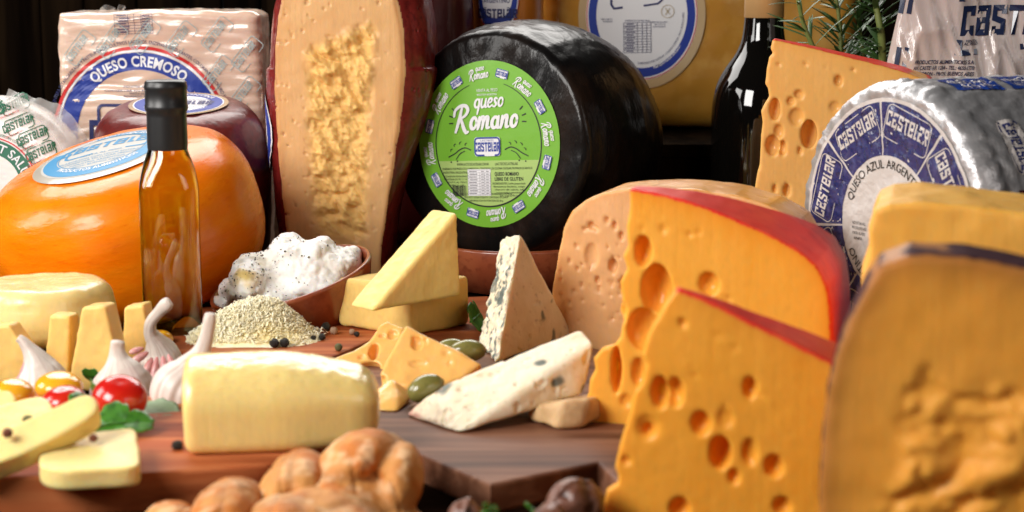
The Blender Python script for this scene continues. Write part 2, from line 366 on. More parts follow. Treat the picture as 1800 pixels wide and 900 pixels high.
# ------------------------------------------------------------------ materials of the place
wood('dark_plank', (.006, .0035, .002), (.014, .008, .004), (.002, .001, .0006), axis=2, rough=.9, gs=.5, spec=.02)
wood('table_wood', (.010, .005, .003), (.024, .011, .006), (.004, .002, .001), axis=0, rough=.95, gs=.6, spec=0)
wood('cherry_board', (.38, .088, .026), (.46, .14, .048), (.21, .04, .011), axis=0, rough=.6, gs=.7, spec=.15)
wood('walnut_board', (.16, .064, .034), (.25, .115, .066), (.07, .025, .013), axis=0, rough=.5, gs=.8, spec=.15)
ink = lambda n, c, r=.45, **k: mat(n, c, r, **k)
ink('ink_white', (.78, .78, .8)); ink('ink_blue', (.018, .045, .30)); ink('ink_navy', (.022, .03, .13)); ink('ink_red', (.62, .03, .03)); ink('ink_green', (.0, .12, .055))
ink('ink_black', (.012, .012, .012)); ink('ink_teal', (.36, .46, .46)); ink('ink_sky', (.02, .22, .44)); ink('ink_grey', (.25, .25, .28)); ink('ink_lime', (.17, .44, .028), .4, coat=.2, bump=[(28, .25, .003)]); ink('ink_palelime', (.38, .55, .16), .4)
ink('ink_bagnavy', (.012, .02, .06), .25, coat=.6); ink('ink_gluten', (.45, .36, .22)); ink('ink_cream', (.46, .44, .41), .5)

# ------------------------------------------------------------------ setting
tab = empty('table'); tab['kind'] = 'structure'
for i in range(9):
    boxm('plank', (0, .55 + .27 * i, -.012), (1.6, .1335, .012), 'table_wood', tab, .002)
wall = empty('wall', loc=(0, 2.75, 0)); wall['kind'] = 'structure'
x = -1.3
while x < 1.4:
    wd = random.uniform(.05, .085); boxm('plank', (x + wd / 2, random.uniform(-.004, .004), .45), (wd / 2 - .0015, .012, .45), 'dark_plank', wall, .002); x += wd
shf = empty('shelf', loc=(.55, 2.3, 0)); shf['kind'] = 'structure'
boxm('top_plank', (0, 0, .128), (.6, .24, .008), 'dark_plank', shf, .0015); boxm('front_plank', (0, -.225, .06), (.595, .01, .0595), 'dark_plank', shf, .0015)

# ------------------------------------------------------------------ generic cut cheese: outline of the cut face (measured), body reaching back
def cheese(name, label, cat, O, yaw, px, depth, m, rindpx=None, rind_m=None, holes=(), vox=.0016, tilt=0, k=.0012, kback=.012, disp=None, extra=None, base=None, taper=0.0, rt=.0022, hole_k=.0006, parts=('paste', 'rind'), roll=0, group=None, dmin=.012, rounded=0, edge_w=.012):
    fr = Frame(O, yaw, tilt, roll); P = fr.pts(px)
    if rounded: P = [tuple(p) for p in spline(P, rounded, True)]
    rp = fr.pts(rindpx) if rindpx else None
    if rp is not None and len(rp) > 2: rp = [tuple(p) for p in spline(rp, 6)]
    x0, x1 = min(p[0] for p in P), max(p[0] for p in P); z0, z1 = min(p[1] for p in P), max(p[1] for p in P)
    dm = max(depth(x0), depth(x1)) if callable(depth) else depth
    H = []
    for h in holes:
        u, v, rx, rz = h[:4]; dd = h[4] if len(h) > 4 else .9; c = fr.loc(u, v); d1 = fr.loc(u + rx, v); d2 = fr.loc(u, v + rz); H.append((c[0], c[1], abs(d1[0] - c[0]), abs(d2[1] - c[1]), dd))
    def f(X, Y, Z):
        d2 = polysdf(X[:, 0, :], Z[:, 0, :], P)[:, None, :] + 0 * X
        dd = depth(X) if callable(depth) else depth
        if taper: d2 = d2 + taper * np.clip(Y, 0, 1)
        D = smax(smax(d2, -Y, k), Y - dd, kback)
        for (hx, hz, rx, rz, dp) in H:
            r = (rx, max(rx, rz) * dp, rz); sl = [slice(None)] * 3
            for a, (arr, cc, rr) in enumerate(((X[:, 0, 0], hx, r[0]), (Y[0, :, 0], 0, r[1]), (Z[0, 0, :], hz, r[2]))):
                q = np.searchsorted(arr, [cc - rr * 1.3 - .004, cc + rr * 1.3 + .004]); sl[a] = slice(q[0], q[1])
            sl = tuple(sl)
            if D[sl].size: D[sl] = smax(D[sl], -ell(X[sl], Y[sl], Z[sl], (hx, r[1] * .12, hz), r), hole_k)
        if extra: D = extra(D, X, Y, Z, fr)
        return D
    def at(V, N):
        o = {}
        if rp is not None:
            d = segdist(V[0], V[2], rp); o['rind'] = 1 - sstep(d + fbm(V, 300, 1) * .0004, rt * .75, rt * 1.25); o['edge'] = np.exp(-d / edge_w)
        o['hole'] = sstep(V[1], .0012, .0035) * (polysdf(V[0], V[2], P) < -.004)
        o['blot'] = sstep(fbm(V, 60, 3, 2), .1, .9)
        return o
    root = empty(name, label, cat, group=group); fr.place(root)
    dsp = disp(fr) if disp else None
    sdf(parts[0], f, (x0, 0, z0), (x1, dm, z1), vox, m, root, dsp, at, (parts[1], rind_m or m, 'rind') if rp is not None else None)
    return root, fr
def cheesemat(name, col, deep=None, rind=None, rough=.42, sss=.3, edge=None, bump=.12, coat=0, spec=.28, **k):
    at = []
    if edge: at.append(('edge', edge))
    if rind: at.append(('rind', rind))
    if k.get('attrs2'): at += k.pop('attrs2')
    return mat(name, col, rough, sss=sss, rad=(1, .5, .16), sscale=.011, var=[(28, deep or tuple(c * .86 for c in col), .35, .75, 4), (260, tuple(c * .93 for c in col), .45, .7, 2)], attrs=at, spec=spec, drag=.22, stretch=(1, 1, .45), rattrs=[('hole', .2)] + ([('rind', .4)] if rind else []) + k.pop('rattrs2', []), bump=[(420, bump, .0006), (60, bump * .5, .002)], coat=coat, coatr=.25, rvar=(45, rough - .08, rough + .12))

# ------------------------------------------------------------------ square soft cheese in printed film (back left)
mat('film_block', (.70, .48, .36), .3, sss=.3, rad=(1, .5, .3), coat=.9, coatr=.12, var=[(9, (.74, .56, .45), .35, .7), (70, (.62, .42, .31), .55, .75)], bump=[(45, .35, .003)], stretch=(.5, 1, 2.2))
mat('film_flap', (.8, .78, .76), .18, trans=.75, ior=1.1, alpha=.55, bump=[(60, .5, .002)])
YC = 2.04; fr = Frame(W(280, 250, YC), 0); fr.O.z = 0
P = fr.pts([(97, 60), (101, 24), (118, 22), (290, 17), (440, 19), (455, 28), (460, 110), (470, 330), (470, 640), (110, 640), (112, 330), (104, 180)])
P = [(px_, max(0.0, pz)) for px_, pz in P]
rip = lambda x, z: (.0011 * np.sin(z * 520 + 3 * vnoise(x * 30, 0 * x, z * 12)) * (.5 + .5 * vnoise(x * 14, 3 + 0 * x, z * 40)) + .0018 * vnoise(x * 35, 1 + 0 * x, z * 90) + .003 * vnoise(x * 12, 5 + 0 * x, z * 10)).astype(np.float32)
blk = empty('wrapped_cheese_block', 'square pale cheese block in printed clear film, QUESO CREMOSO ring on its front', 'cheese'); fr.place(blk)
def f(X, Y, Z):
    d2 = polysdf(X[:, 0, :], Z[:, 0, :], P)[:, None, :] + 0 * X; return smax(smax(d2, -Y, .014), Y - .09, .014)
sdf('cheese_body', f, (min(p[0] for p in P), 0, 0), (max(p[0] for p in P), .09, max(p[1] for p in P)), .0022, 'film_block', blk, disp=lambda V, N: np.stack([.0012 * fbm(V, 60, 2), rip(V[0], V[2]) * (N[1] < -.5), .0012 * fbm(V, 50, 2, 3)]) * 1.0)
pr = Print(lambda x, z, h: np.stack([x, rip(x, z) - h, z], 1), edge=.004, gap=.0004)
c = fr.loc(249, 236); S = fr.loc(349, 236)[0] - c[0]      # S = 100 photo pixels
prx = lambda u, v: fr.loc(u, v)
def onblock(pts): return pts
pr.layer('blue_ring', 'ink_blue'); pr.ring(1.13 * S, 1.43 * S, -.35, PI + .35, c=c)
pr.layer('red_line', 'ink_red'); pr.ring(1.485 * S, 1.54 * S, -.35, PI + .35, c=c)
pr.layer('ring_lettering', 'ink_white'); pr.arc('QUESO CREMOSO', 1.19 * S, PI / 2 + .02, .175 * S, bold=.03, c=c, span=1.42); pr.ring(1.44 * S, 1.475 * S, -.35, PI + .35, c=c)
pr.layer('small_print', 'ink_navy')
pr.arc('LECHE ENTERA ESTANDARIZADA Y PASTEURIZADA, CULTIVOS LACTICOS, ENZIMAS COAGULANTES, COLORANTE, CLORURO DE CALCIO', 1.585 * S, PI / 2, .06 * S, c=c, span=2.7)
for t, u, v, wpx in (('INDUSTRIA ARGENTINA', 249, 154, 64), ('CONSERVAR EN REFRIGERACION', 249, 161, 130), ('VENTA AL PESO', 249, 166, 42), ('ENVASADO AL VACIO', 249, 171, 62)):
    a = prx(u, v); pr.text(t, a[0], a[1], .036 * S, width=wpx * S / 100)
a = prx(235, 42); tw, th = .66 * S, .34 * S
for i in range(8): pr.rect(a[0], a[1] + th * (i / 7 - .5), tw, .006 * S, .03)
for i in (0, .36, .52, .7, 1): pr.rect(a[0] + tw * (i - .5), a[1], .006 * S, th, .03)
for i in range(7): pr.rect(a[0] + tw * (-.32 + .04 * (i % 3)), a[1] + th * ((i + .5) / 7 - .5), tw * .26, .014 * S, .03); pr.rect(a[0] + tw * .33, a[1] + th * ((i + .5) / 7 - .5), tw * .22, .012 * S, .03)
pr.layer('faded_lettering', 'ink_teal')
for u, v in ((140, 84), (197, 72), (255, 64), (318, 68), (382, 60), (384, 128), (430, 165), (435, 95)):
    a = prx(u, v); pr.logo(a[0], a[1] - .05 * S, .13 * S, .9, .75, .1, stroke=.15); a0 = .9
    pr.frame(a[0], a[1], .62 * S, .28 * S, a0, .012 * S)
pr.layer('brand_lettering', 'ink_navy'); a = prx(252, 236); pr.logo(a[0], a[1] - .25 * S, .5 * S, 0, .72); pr.frame(a[0], a[1] + .0 * S, 1.55 * S, 1.02 * S, 0, .05 * S, (-.5, .5), .08)
pr.build(blk)
V = []; F = []                                           # loose folds of film along the top
for i, (u, v, hh, ww) in enumerate(((140, 24, 7, 36), (180, 20, 12, 26), (205, 18, 11, 14), (330, 19, 4, 60), (410, 20, 5, 40))):
    a = prx(u, v); n = 6; s0 = len(V)
    for k in range(n + 1):
        t = k / n; xx = a[0] + (t - .5) * ww * S / 100; V += [(xx, .012 + .003 * math.sin(9 * t + i), a[1] - .004), (xx + .002, .016 + .004 * math.sin(7 * t + i), a[1] + hh * S / 100 * (.45 + .55 * math.sin(PI * t) * (.6 + .4 * random.random())))]
    F += [[s0 + 2 * k, s0 + 2 * k + 2, s0 + 2 * k + 3, s0 + 2 * k + 1] for k in range(n)]
for i in range(5): mesh('film_fold', V[i * 14:i * 14 + 14], [[a - i * 14 for a in f_] for f_ in F[i * 6:i * 6 + 6]], 'film_flap', blk)

# ------------------------------------------------------------------ round labelled wheels on the left
def wheel_label(root, ztop, rings, texts, R_label):
    """flat printed round label on a wheel's top"""
    pass
mat('red_wax', (.12, .012, .010), .34, spec=.3, coat=.35, coatr=.14, var=[(25, (.17, .028, .024), .4, .7), (140, (.08, .012, .011), .5, .7)], bump=[(90, .35, .002), (20, .4, .004)])
mat('gold_film', (.50, .36, .2), .25, coat=.7, bump=[(120, .25, .001)])
mat('silver_film', (.45, .40, .33), .3, coat=.6, coatr=.12, bump=[(80, .3, .001)])
YR = 1.95; ctr = W(327, 300, YR); rw = empty('red_waxed_wheel', 'dark red waxed cheese with blue and white label on top, behind orange wheel', 'cheese', (ctr.x, YR, 0))
RW = .095; tl = Euler((R(9), 0, 0))
body = lathe('waxed_body', wheelprof(RW, .197, .04, .004), 'red_wax', rw, 96, disp=lambda V: .0012 * fbm(V, 35, 3) + .0004 * fbm(V, 150, 2)); body.rotation_euler = tl
lab = empty('label_sticker'); lab.parent = rw; lab.rotation_euler = tl
pr = Print(lambda x, y, h: np.stack([x, y, .1975 + h + 0 * x], 1), gap=.0008)
pr.layer('film_border', 'gold_film'); pr.ring(0, .0555); pr.layer('white_paper', 'ink_white'); pr.ring(0, .0505)
pr.layer('blue_ring', 'ink_blue'); pr.ring(.036, .049); pr.layer('ring_lettering', 'ink_white'); pr.arc('ALIMENTICIOS S.A.C.I.F.', .040, -PI / 2, .0055, inward=True, bold=.02); pr.arc('QUESO FONTINA', .0395, PI / 2, .0065, bold=.02)
pr.layer('brand_lettering', 'ink_navy'); pr.logo(.003, -.006, .016, 0, .85); pr.frame(.002, .001, .066, .03, 0, .0016); pr.text('VENTA AL PESO', 0, -.021, .004)
pr.build(lab)

mat('orange_wax', (.90, .185, .001), .25, spec=.22, sss=.2, rad=(1, .4, .1), sscale=.01, coat=.3, coatr=.1, var=[(8, (.92, .26, .006), .4, .7), (70, (.84, .16, .002), .6, .72)], bump=[(12, .35, .004), (45, .3, .0012), (160, .35, .0006)], stretch=(1, 1, 3.5), rvar=(30, .2, .34))
YO = 1.73; ctr = W(232, 400, YO); RO = .137; ow = empty('orange_waxed_cheese', 'large glossy orange cheese wheel with light blue label on top, behind the oil bottle', 'cheese', (ctr.x, YO, 0))
tl = Euler((R(12), R(-13), 0)); HO = .150
prof = [(1e-5, 0)] + [(RO * .58 * t, 0) for t in np.linspace(.1, 1, 8)]
for t in np.linspace(-1, 1, 41)[1:-1]:
    s_ = abs(t); prof.append((RO * (.58 + .42 * (1 - s_ ** 2.4) ** .5), HO / 2 + HO / 2 * (math.copysign(1 - (1 - s_) ** 1.15, t))))
prof += [(RO * .58 * t, HO + .008 * (1 - t * t)) for t in np.linspace(1, .08, 12)] + [(1e-5, HO + .008)]
ob = lathe('waxed_body', prof, 'orange_wax', ow, 128, disp=lambda V: .0010 * fbm(V, 22, 2) + .00025 * fbm((V[0], V[1], V[2] * 6), 60, 2)); ob.rotation_euler = tl; ob.location = (.016, 0, .015)
lab = empty('label_sticker'); lab.parent = ow; lab.rotation_euler = tl; lab.location = (.016, 0, .015)
pr = Print(lambda x, y, h: np.stack([x, y, HO + .008 * (1 - (np.hypot(x, y) / (RO * .58)) ** 2) + h], 1), gap=.0016)
pr.layer('film_border', 'silver_film'); pr.ring(0, .073); pr.layer('white_paper', 'ink_cream'); pr.ring(0, .064)
pr.layer('blue_ring', 'ink_sky'); pr.ring(.047, .0615, PI * .85, PI * 2.6); pr.stroke([(.0455 * math.cos(t), .0455 * math.sin(t)) for t in np.linspace(0, 2 * PI, 60)[:-1]], .001, True)
pr.logo(.006, .006, .021, 0, .95, .1); pr.frame(.004, .012, .084, .042, 0, .0032)
pr.text('VENTA AL PESO', .0, -.013, .0042)
for i, t in enumerate(('ELABORADO CON LECHE ENTERA', 'CONSERVAR EN LUGAR FRESCO', 'INDUSTRIA ARGENTINA', 'PROV. BUENOS AIRES')): pr.text(t, 0, -.021 - i * .006, .0036)
pr.layer('ring_lettering', 'ink_white'); pr.arc('PRODUCTOS ALIMENTICIOS', .0525, -PI / 2, .005, inward=True, bold=.02); pr.arc('QUESO TYBO', .0505, .6, .007, bold=.02); pr.arc('ARGENTINO', .0505, PI * .5, .006, bold=.02)
pr.build(lab)
# fine crack in the wax on the wheel's left
# ------------------------------------------------------------------ round cheese in printed paper (far left)
mat('print_paper', (.78, .72, .68), .38, coat=.35, coatr=.2, sss=.15, bump=[(40, .3, .003), (150, .2, .001)])
mat('clear_wrap', (.85, .82, .78), .16, trans=.5, ior=1.12, alpha=.6, bump=[(90, .6, .002)])
YS = 1.9; fs = Frame(W(-22, 330, YS), 4, 8); pk = empty('paper_wrapped_wheel', 'round cheese in white paper printed with green logos and SALUT ring, behind the orange wheel', 'cheese'); fs.place(pk); RS = .101
sal = lambda x, z: (.0016 * vnoise(x * 60, 0 * x, z * 60) * sstep(np.hypot(x, z), .04, .1) + .012 * np.clip((np.hypot(x, z) - .07) / .03, 0, 1) ** 2).astype(np.float32)
n, k = 96, 26; V = []; F = []
for i in range(k + 1):
    for j in range(n):
        a = 2 * PI * j / n; t = i / k
        if t <= .7: r = RS * t / .7; V.append((r * math.cos(a), None, r * math.sin(a)))
        else: q = (t - .7) / .3; r = RS + .006 * math.sin(q * PI) - .002 * q; V.append((r * math.cos(a), .012 + .05 * q, r * math.sin(a)))
V = [(x_, float(sal(np.float32(x_), np.float32(z_))) if y_ is None else y_, z_) for x_, y_, z_ in V]
F = [[i * n + j, (i + 1) * n + j, (i + 1) * n + (j + 1) % n, i * n + (j + 1) % n] for i in range(k) for j in range(n)] + [list(range(k * n, k * n + n))[::-1]]
mesh('paper_wrapper', V, F, 'print_paper', pk)
pr = Print(lambda x, z, h: np.stack([x, sal(x, z) - h, z], 1), edge=.004, gap=.0007)
pr.layer('green_ring', 'ink_green'); pr.ring(.0385, .0545); pr.layer('red_line', 'ink_red'); pr.ring(.056, .0575)
pr.layer('ring_lettering', 'ink_white'); pr.arc('PORT SALUT', .042, .98, .0095, bold=.015, span=1.75)
pr.layer('green_lettering', 'ink_green'); pr.arc('INDUSTRIA ARGENTINA. CONSERVAR REFRIGERADO. ELABORADO CON LECHE ENTERA', .0595, .6, .0028, span=2.2)
spots = ((33, 218), (58, 241), (73, 268), (115, 245), (96, 212), (22, 183), (12, 235), (130, 268), (60, 198), (-20, 195), (138, 225))
for u, v in spots:
    a = fs.loc(u, v)
    if math.hypot(*a) < .099 and math.hypot(*a) > .066: pr.logo(a[0], a[1] - .0035, .0092, .45, .74, .12, stroke=.16); pr.frame(a[0], a[1] + .0005, .030, .0175, .45, .0009); pr.text('LACTEOS', a[0] - .003, a[1] + .0065, .0022, rot=.45)
pr.layer('red_lettering', 'ink_red')
for u, v in spots:
    a = fs.loc(u, v)
    if math.hypot(*a) < .099 and math.hypot(*a) > .066: pr.text('VENTA AL PESO', a[0] - .005, a[1] - .0125, .0022, rot=.45)
pr.build(pk)
V = []; F = []; n = 90
for j in range(n + 1):                                    # gathered clear film round the rim
    a = -.9 + 2.3 * j / n; q = .5 + .5 * math.sin(a * 37) * random.uniform(.4, 1); ro = RS + .010 + .010 * sstep(a, -.2, .5) * (1 - sstep(a, .8, 1.2)) + .003 * q
    for rr, yy in ((RS - .005, .002), (RS - .001, .004 + .003 * q), (RS + .004, .009 + .004 * q), (ro, .016 + .008 * (1 - q))): V.append((rr * math.cos(a), yy - .004, rr * math.sin(a)))
F = [[4 * j + i, 4 * j + 4 + i, 4 * j + 5 + i, 4 * j + 1 + i] for j in range(n) for i in range(3)]
mesh('gathered_film', V, F, 'clear_wrap', pk)

# ------------------------------------------------------------------ standing half of a hard cheese with red rind
YH = 1.86; fr = Frame(W(590, 450, YH), 0); fr.O.z = 0
face = [(512, -40), (497, 0), (488, 60), (485, 130), (487, 210), (495, 300), (505, 400), (516, 470), (524, 560), (662, 560), (667, 460), (680, 360), (691, 280), (701, 200), (706, 130), (704, 60), (692, 0), (680, -40)]
cheesemat('hard_paste', (.82, .50, .23), (.78, .44, .18), rind=None, rough=.36, sss=.3, bump=.25, attrs2=[('rough', (.85, .53, .18)), ('rindline', (.5, .2, .07)), ('rindm', (.17, .014, .013))], rattrs2=[('rough', .62)])
mat('red_rind', (.17, .012, .010), .34, spec=.3, coat=.3, coatr=.18, sss=.1, var=[(30, (.24, .024, .02), .4, .7), (200, (.12, .01, .01), .5, .7)], bump=[(160, .3, .001), (18, .4, .004)])
P = [tuple(p) for p in spline(fr.pts(face), 4, True)]; P = [(a, max(0, b)) for a, b in P]; zc = fr.loc(700, 122)[1]
rough_poly = fr.pts([(531, 92), (545, 76), (600, 58), (655, 31), (664, 60), (655, 200), (652, 330), (648, 425), (560, 425), (545, 380), (540, 300), (535, 200)])
def grow(Y, X, Z): return (.017 + (.027 * sstep(Z, .06, .25) - .006) * sstep(X, -.02, .05)) * (1 - np.exp(-np.clip(Y, 0, 1) / .016)) - .0035 * sstep(Z, zc - .0015, zc + .0015) * sstep(Y, .002, .01) - .003 * sstep(Y, .09, .2)
def f(X, Y, Z):
    d2 = polysdf(X[:, 0, :], Z[:, 0, :], P)[:, None, :] + 0 * X; return smax(smax(d2 - grow(Y, X, Z), -Y, .0015), Y - .15, .03)
def dsp(V, N):
    q = -polysdf(V[0] + .004 * fbm(V, 80, 2, 5), V[2] + .004 * fbm(V, 70, 2, 6), rough_poly); m = sstep(q, -.002, .014) * (N[1] < -.3)
    st = (V[0] + .5 * V[2], V[1], V[2]); rg = np.abs(fbm(st, 48, 2, 1)) * 1.1 + .45 * np.abs(fbm(st, 130, 2, 4)) + .22 * np.abs(fbm(V, 330, 2, 7))
    pits = -.0012 * sstep(fbm(V, 170, 2, 8), .75, 1.0) * (N[1] < -.5)
    dd = m * (.0082 * (rg - .5) - .002) + pits + .0005 * fbm(V, 60, 2) * (N[1] < -.5) + (N[1] >= -.5) * .0008 * fbm(V, 70, 2)
    return np.stack([dd * N[0], dd * N[1], dd * N[2]])
def at(V, N):
    q = -polysdf(V[0], V[2], rough_poly)
    return {'rough': sstep(q, -.004, .012) * (V[1] < .02), 'rindm': sstep(V[1], .0008, .0026) * np.where((q > -.010) & (V[1] < .03), 0, 1), 'rindline': np.exp(-segdist(V[0], V[2], P, True) / .0022) * .6}
hh = empty('hard_cheese_half', 'standing half of hard cheese, rough yellow centre in its cut face, glossy dark red rind', 'cheese'); fr.place(hh)
sdf('paste', f, (-.085, 0, 0), (.11, .15, max(b for a, b in P) + .03), .0014, 'hard_paste', hh, dsp, at, ('rind', 'red_rind', 'rindm'))
def lm(x, z, h):      # a sliver of the round label on the left flank
    X0 = np.array([min(p[0] for p in P if abs(p[1] - zz) < .02) for zz in np.ravel(z)]); g = .017 * (1 - np.exp(-np.clip(x, 0, 1) / .016)); return np.stack([X0 - g - h - .0012, x, z], 1)
lz = fr.loc(480, 235)[1]; pr = Print(lm, edge=.005, gap=.0008); pr.layer('label_border', 'ink_white'); pr.ring(0, .047, c=(.052, lz)); pr.layer('blue_ring', 'ink_blue'); pr.ring(.033, .0445, c=(.052, lz)); pr.build(hh)

# ------------------------------------------------------------------ background cheeses on the shelf
mat('gold_wax', (.50, .24, .03), .3, coat=.5, coatr=.2, sss=.2, sscale=.01, var=[(7, (.40, .17, .02), .4, .7, 3), (30, (.55, .30, .06), .5, .75)], bump=[(20, .3, .004), (100, .2, .001)])
YB = 2.24; fr = Frame(W(1180, 253, YB), 0); fr.O.z = .1365; gb = empty('golden_cheese_block', 'big golden cheese with round blue and white label, behind the black wheel and wine bottle', 'cheese'); fr.place(gb)
x0 = fr.loc(951, 200)[0]; x1 = fr.loc(1505, 200)[0]; zt = fr.loc(900, -60)[1]
sdf('waxed_body', lambda X, Y, Z: smax(rbox(X, Y, Z, ((x0 + x1) / 2, .11, zt / 2), ((x1 - x0) / 2, .11, zt / 2), .026), -Z, .003), (x0, 0, 0), (x1, .22, zt), .004, 'gold_wax', gb, disp=lambda V, N: .0012 * fbm(V, 30, 2))
c = fr.loc(1128, 26); S = fr.loc(1228, 26)[0] - c[0]; pr = Print(lambda x, z, h: np.stack([x, -h + 0 * x, z], 1), gap=.0022, edge=.012)
pr.layer('film_border', 'gold_film'); pr.ring(0, 1.3 * S, c=c, sx=.86); pr.layer('white_paper', 'ink_white'); pr.ring(0, 1.14 * S, c=c, sx=.86)
pr.layer('blue_ring', 'ink_blue'); pr.ring(.93 * S, 1.09 * S, c=c, sx=.86); pr.layer('red_line', 'ink_red'); pr.ring(1.115 * S, 1.13 * S, c=c, sx=.86)
pr.layer('ring_lettering', 'ink_white'); pr.arc('ALIMENTICIOS S.A.C.I.F.', .97 * S, -.95, .08 * S, inward=True, bold=.03, c=(c[0], c[1]), span=.72); V_ = pr.L[-1][2][-1]; V_[:, 0] = c[0] + (V_[:, 0] - c[0]) * .86
pr.layer('blue_lettering', 'ink_navy'); pr.stroke([fr.loc(u, v) for u, v in ((1074, -30), (1074, 8), (1079, 15), (1094, 13))], .035 * S); pr.stroke([fr.loc(u, v) for u, v in ((1131, 10), (1156, 6), (1163, 0), (1165, -30))], .03 * S)
a = fr.loc(1120, 66); tw, th = .48 * S, .52 * S
for i in range(12): pr.rect(a[0], a[1] + th * (i / 11 - .5), tw, .007 * S, .02)
for i in (0, .5, .68, .84, 1): pr.rect(a[0] + tw * (i - .5), a[1], .007 * S, th, .02)
for i in range(11): pr.rect(a[0] - tw * .27, a[1] + th * ((i + .5) / 11 - .5), tw * (.26 + .12 * (i % 2)), .014 * S, .02)
pr.text('INFORMACION NUTRICIONAL', a[0], a[1] + th * .54, .03 * S, width=.44 * S)
for t, u, v in (('PESO NETO', 1066, 35), ('SUPERIOR', 1068, 39), ('LIBRE DE GLUTEN', 1158, 40), ('SIN T.A.C.C.', 1160, 44), ('CONTENIDO', 1158, 48)): q = fr.loc(u, v); pr.text(t, q[0], q[1], .026 * S)
pr.arc('ELABORADO POR CASTELAR - CALIDAD SUPERIOR - PROV. BUENOS AIRES', .86 * S, -.8, .035 * S, inward=True, c=c, span=1.7); V_ = pr.L[-1][2][-1]; V_[:, 0] = c[0] + (V_[:, 0] - c[0]) * .86
pr.layer('gluten_mark', 'ink_gluten'); a = fr.loc(1173, 20); pr.ring(.105 * S, .115 * S, c=a); pr.stroke([(a[0] - .04 * S, a[1] - .06 * S), (a[0] + .04 * S, a[1] + .06 * S)], .012 * S); pr.stroke([(a[0] - .04 * S, a[1] + .06 * S), (a[0] - .01 * S, a[1] + .01 * S), (a[0] + .04 * S, a[1] - .05 * S)], .012 * S)
pr.build(gb)

mat('amber_wax', (.55, .17, .015), .3, coat=.5, coatr=.2, var=[(12, (.45, .12, .01), .4, .7)], bump=[(30, .3, .003)])
YL = 2.2; ctr = W(893, 200, YL); Rl = 62 / PXM(YL); al = empty('amber_cheese_log', 'upright amber cheese log with blue edged white label, between red wheel and golden block', 'cheese', (ctr.x, YL, .1365))
lathe('waxed_body', wheelprof(Rl, .27, .015), 'amber_wax', al, 64, disp=lambda V: .0008 * fbm(V, 40, 2))
lc = -.32; zl = W(875, -18, YL - Rl).z - .1365
def lm(x, z, h): a = x / Rl + lc; return np.stack([(Rl + h) * np.sin(a), -(Rl + h) * np.cos(a), z], 1)
pr = Print(lm, edge=.005, gap=.0012); s_ = 37 / PXM(YL)
def oval(k_, e=2.6): return [(s_ * k_ * math.copysign(abs(math.cos(t)) ** (2 / e), math.cos(t)), zl + 1.75 * s_ * k_ * math.copysign(abs(math.sin(t)) ** (2 / e), math.sin(t))) for t in np.linspace(0, 2 * PI, 49)[:-1]]
def fillp(p):
    c_ = np.mean(p, 0); n_ = len(p); V_ = [c_ + (np.array(q) - c_) * k_ for k_ in (.02, .35, .7, 1) for q in p]; pr.add(V_, [[i * n_ + j, (i + 1) * n_ + j, (i + 1) * n_ + (j + 1) % n_, i * n_ + (j + 1) % n_][::-1] for i in range(3) for j in range(n_)])
pr.layer('red_line', 'ink_red'); fillp(oval(1.05)); pr.layer('white_border', 'ink_white'); fillp(oval(1.02)); pr.layer('blue_ring', 'ink_blue'); fillp(oval(.97)); pr.layer('white_paper', 'ink_white'); fillp(oval(.74))
pr.layer('blue_lettering', 'ink_navy'); zz = W(870, 5, YL - Rl).z - .1365
pr.text('ARGENTINO', 0, zz, .006, bold=.02, width=.034); pr.text('PROVOLONE', 0, zz + .009, .006, width=.036); pr.logo(0, zz - .019, .0115, 0, .85); pr.frame(0, zz - .016, .036, .02, 0, .0012); pr.build(al)
mat('deep_red_wax', (.11, .012, .01), .35, coat=.4, bump=[(40, .3, .002)])
ctr = W(752, 200, 2.16); dr = empty('deep_red_wheel', 'deep red cheese in shadow, upper edge of photo between the half cheese and amber log', 'cheese', (ctr.x, 2.16, 0))
lathe('waxed_body', wheelprof(.056, .40, .03, .003), 'deep_red_wax', dr, 64, disp=lambda V: .001 * fbm(V, 40, 2))

# ------------------------------------------------------------------ black wheel with green label
mat('black_wax', (.004, .0035, .0035), .3, spec=.15, coat=.2, coatr=.1, var=[(18, (.016, .009, .006), .45, .7)], bump=[(55, .5, .002), (190, .35, .0008)], stretch=(1, 1.6, .55))
mat('terracotta', (.25, .055, .022), .3, coat=.55, coatr=.12, var=[(22, (.33, .09, .035), .4, .7), (120, (.2, .04, .016), .5, .7)], bump=[(60, .12, .001)])
YRm = 1.86; cr = W(850, 254, YRm); RR = .139; LR = .182
fr = Frame((cr.x, YRm, cr.z - RR), 32, 4, 0); bk = empty('black_cheese_wheel', 'black waxed cheese wheel standing on edge with round green queso Romano label', 'cheese'); fr.place(bk)
def rp(L_, R_, rc):
    P_ = [(1e-5, 0)] + [(t * (R_ * .91 - .012), 0) for t in np.linspace(.05, 1, 14)]
    P_ += [(R_ * .91 - .012 + .012 * math.sin(t), .012 - .012 * math.cos(t)) for t in np.linspace(0, PI / 2, 7)[1:]]
    P_ += [(R_ * (.91 + .09 * math.sin(PI * t) ** .7), .012 + t * (L_ - .024)) for t in np.linspace(0, 1, 26)[1:-1]]
    return P_ + [(R_ * .91 - .012 + .012 * math.sin(t), L_ - .012 + .012 * math.cos(t)) for t in np.linspace(PI / 2, 0, 7)] + [(t * (R_ * .91 - .012), L_) for t in np.linspace(1, .05, 14)[1:]] + [(1e-5, L_)]
bw = lathe('waxed_body', [(a, b) for a, b in rp(LR, RR, .03)][::-1], 'black_wax', bk, 160, axis='y', disp=lambda V: sstep(np.hypot(V[0], V[2]), .0945, .100) * (.0016 * fbm((V[0], V[1], V[2] * .5), 26, 2) + .0008 * fbm((V[0] * 1.6, V[1], V[2] * .4), 110, 2)))
bw.location = (0, 0, RR)
bw.data.flip_normals()
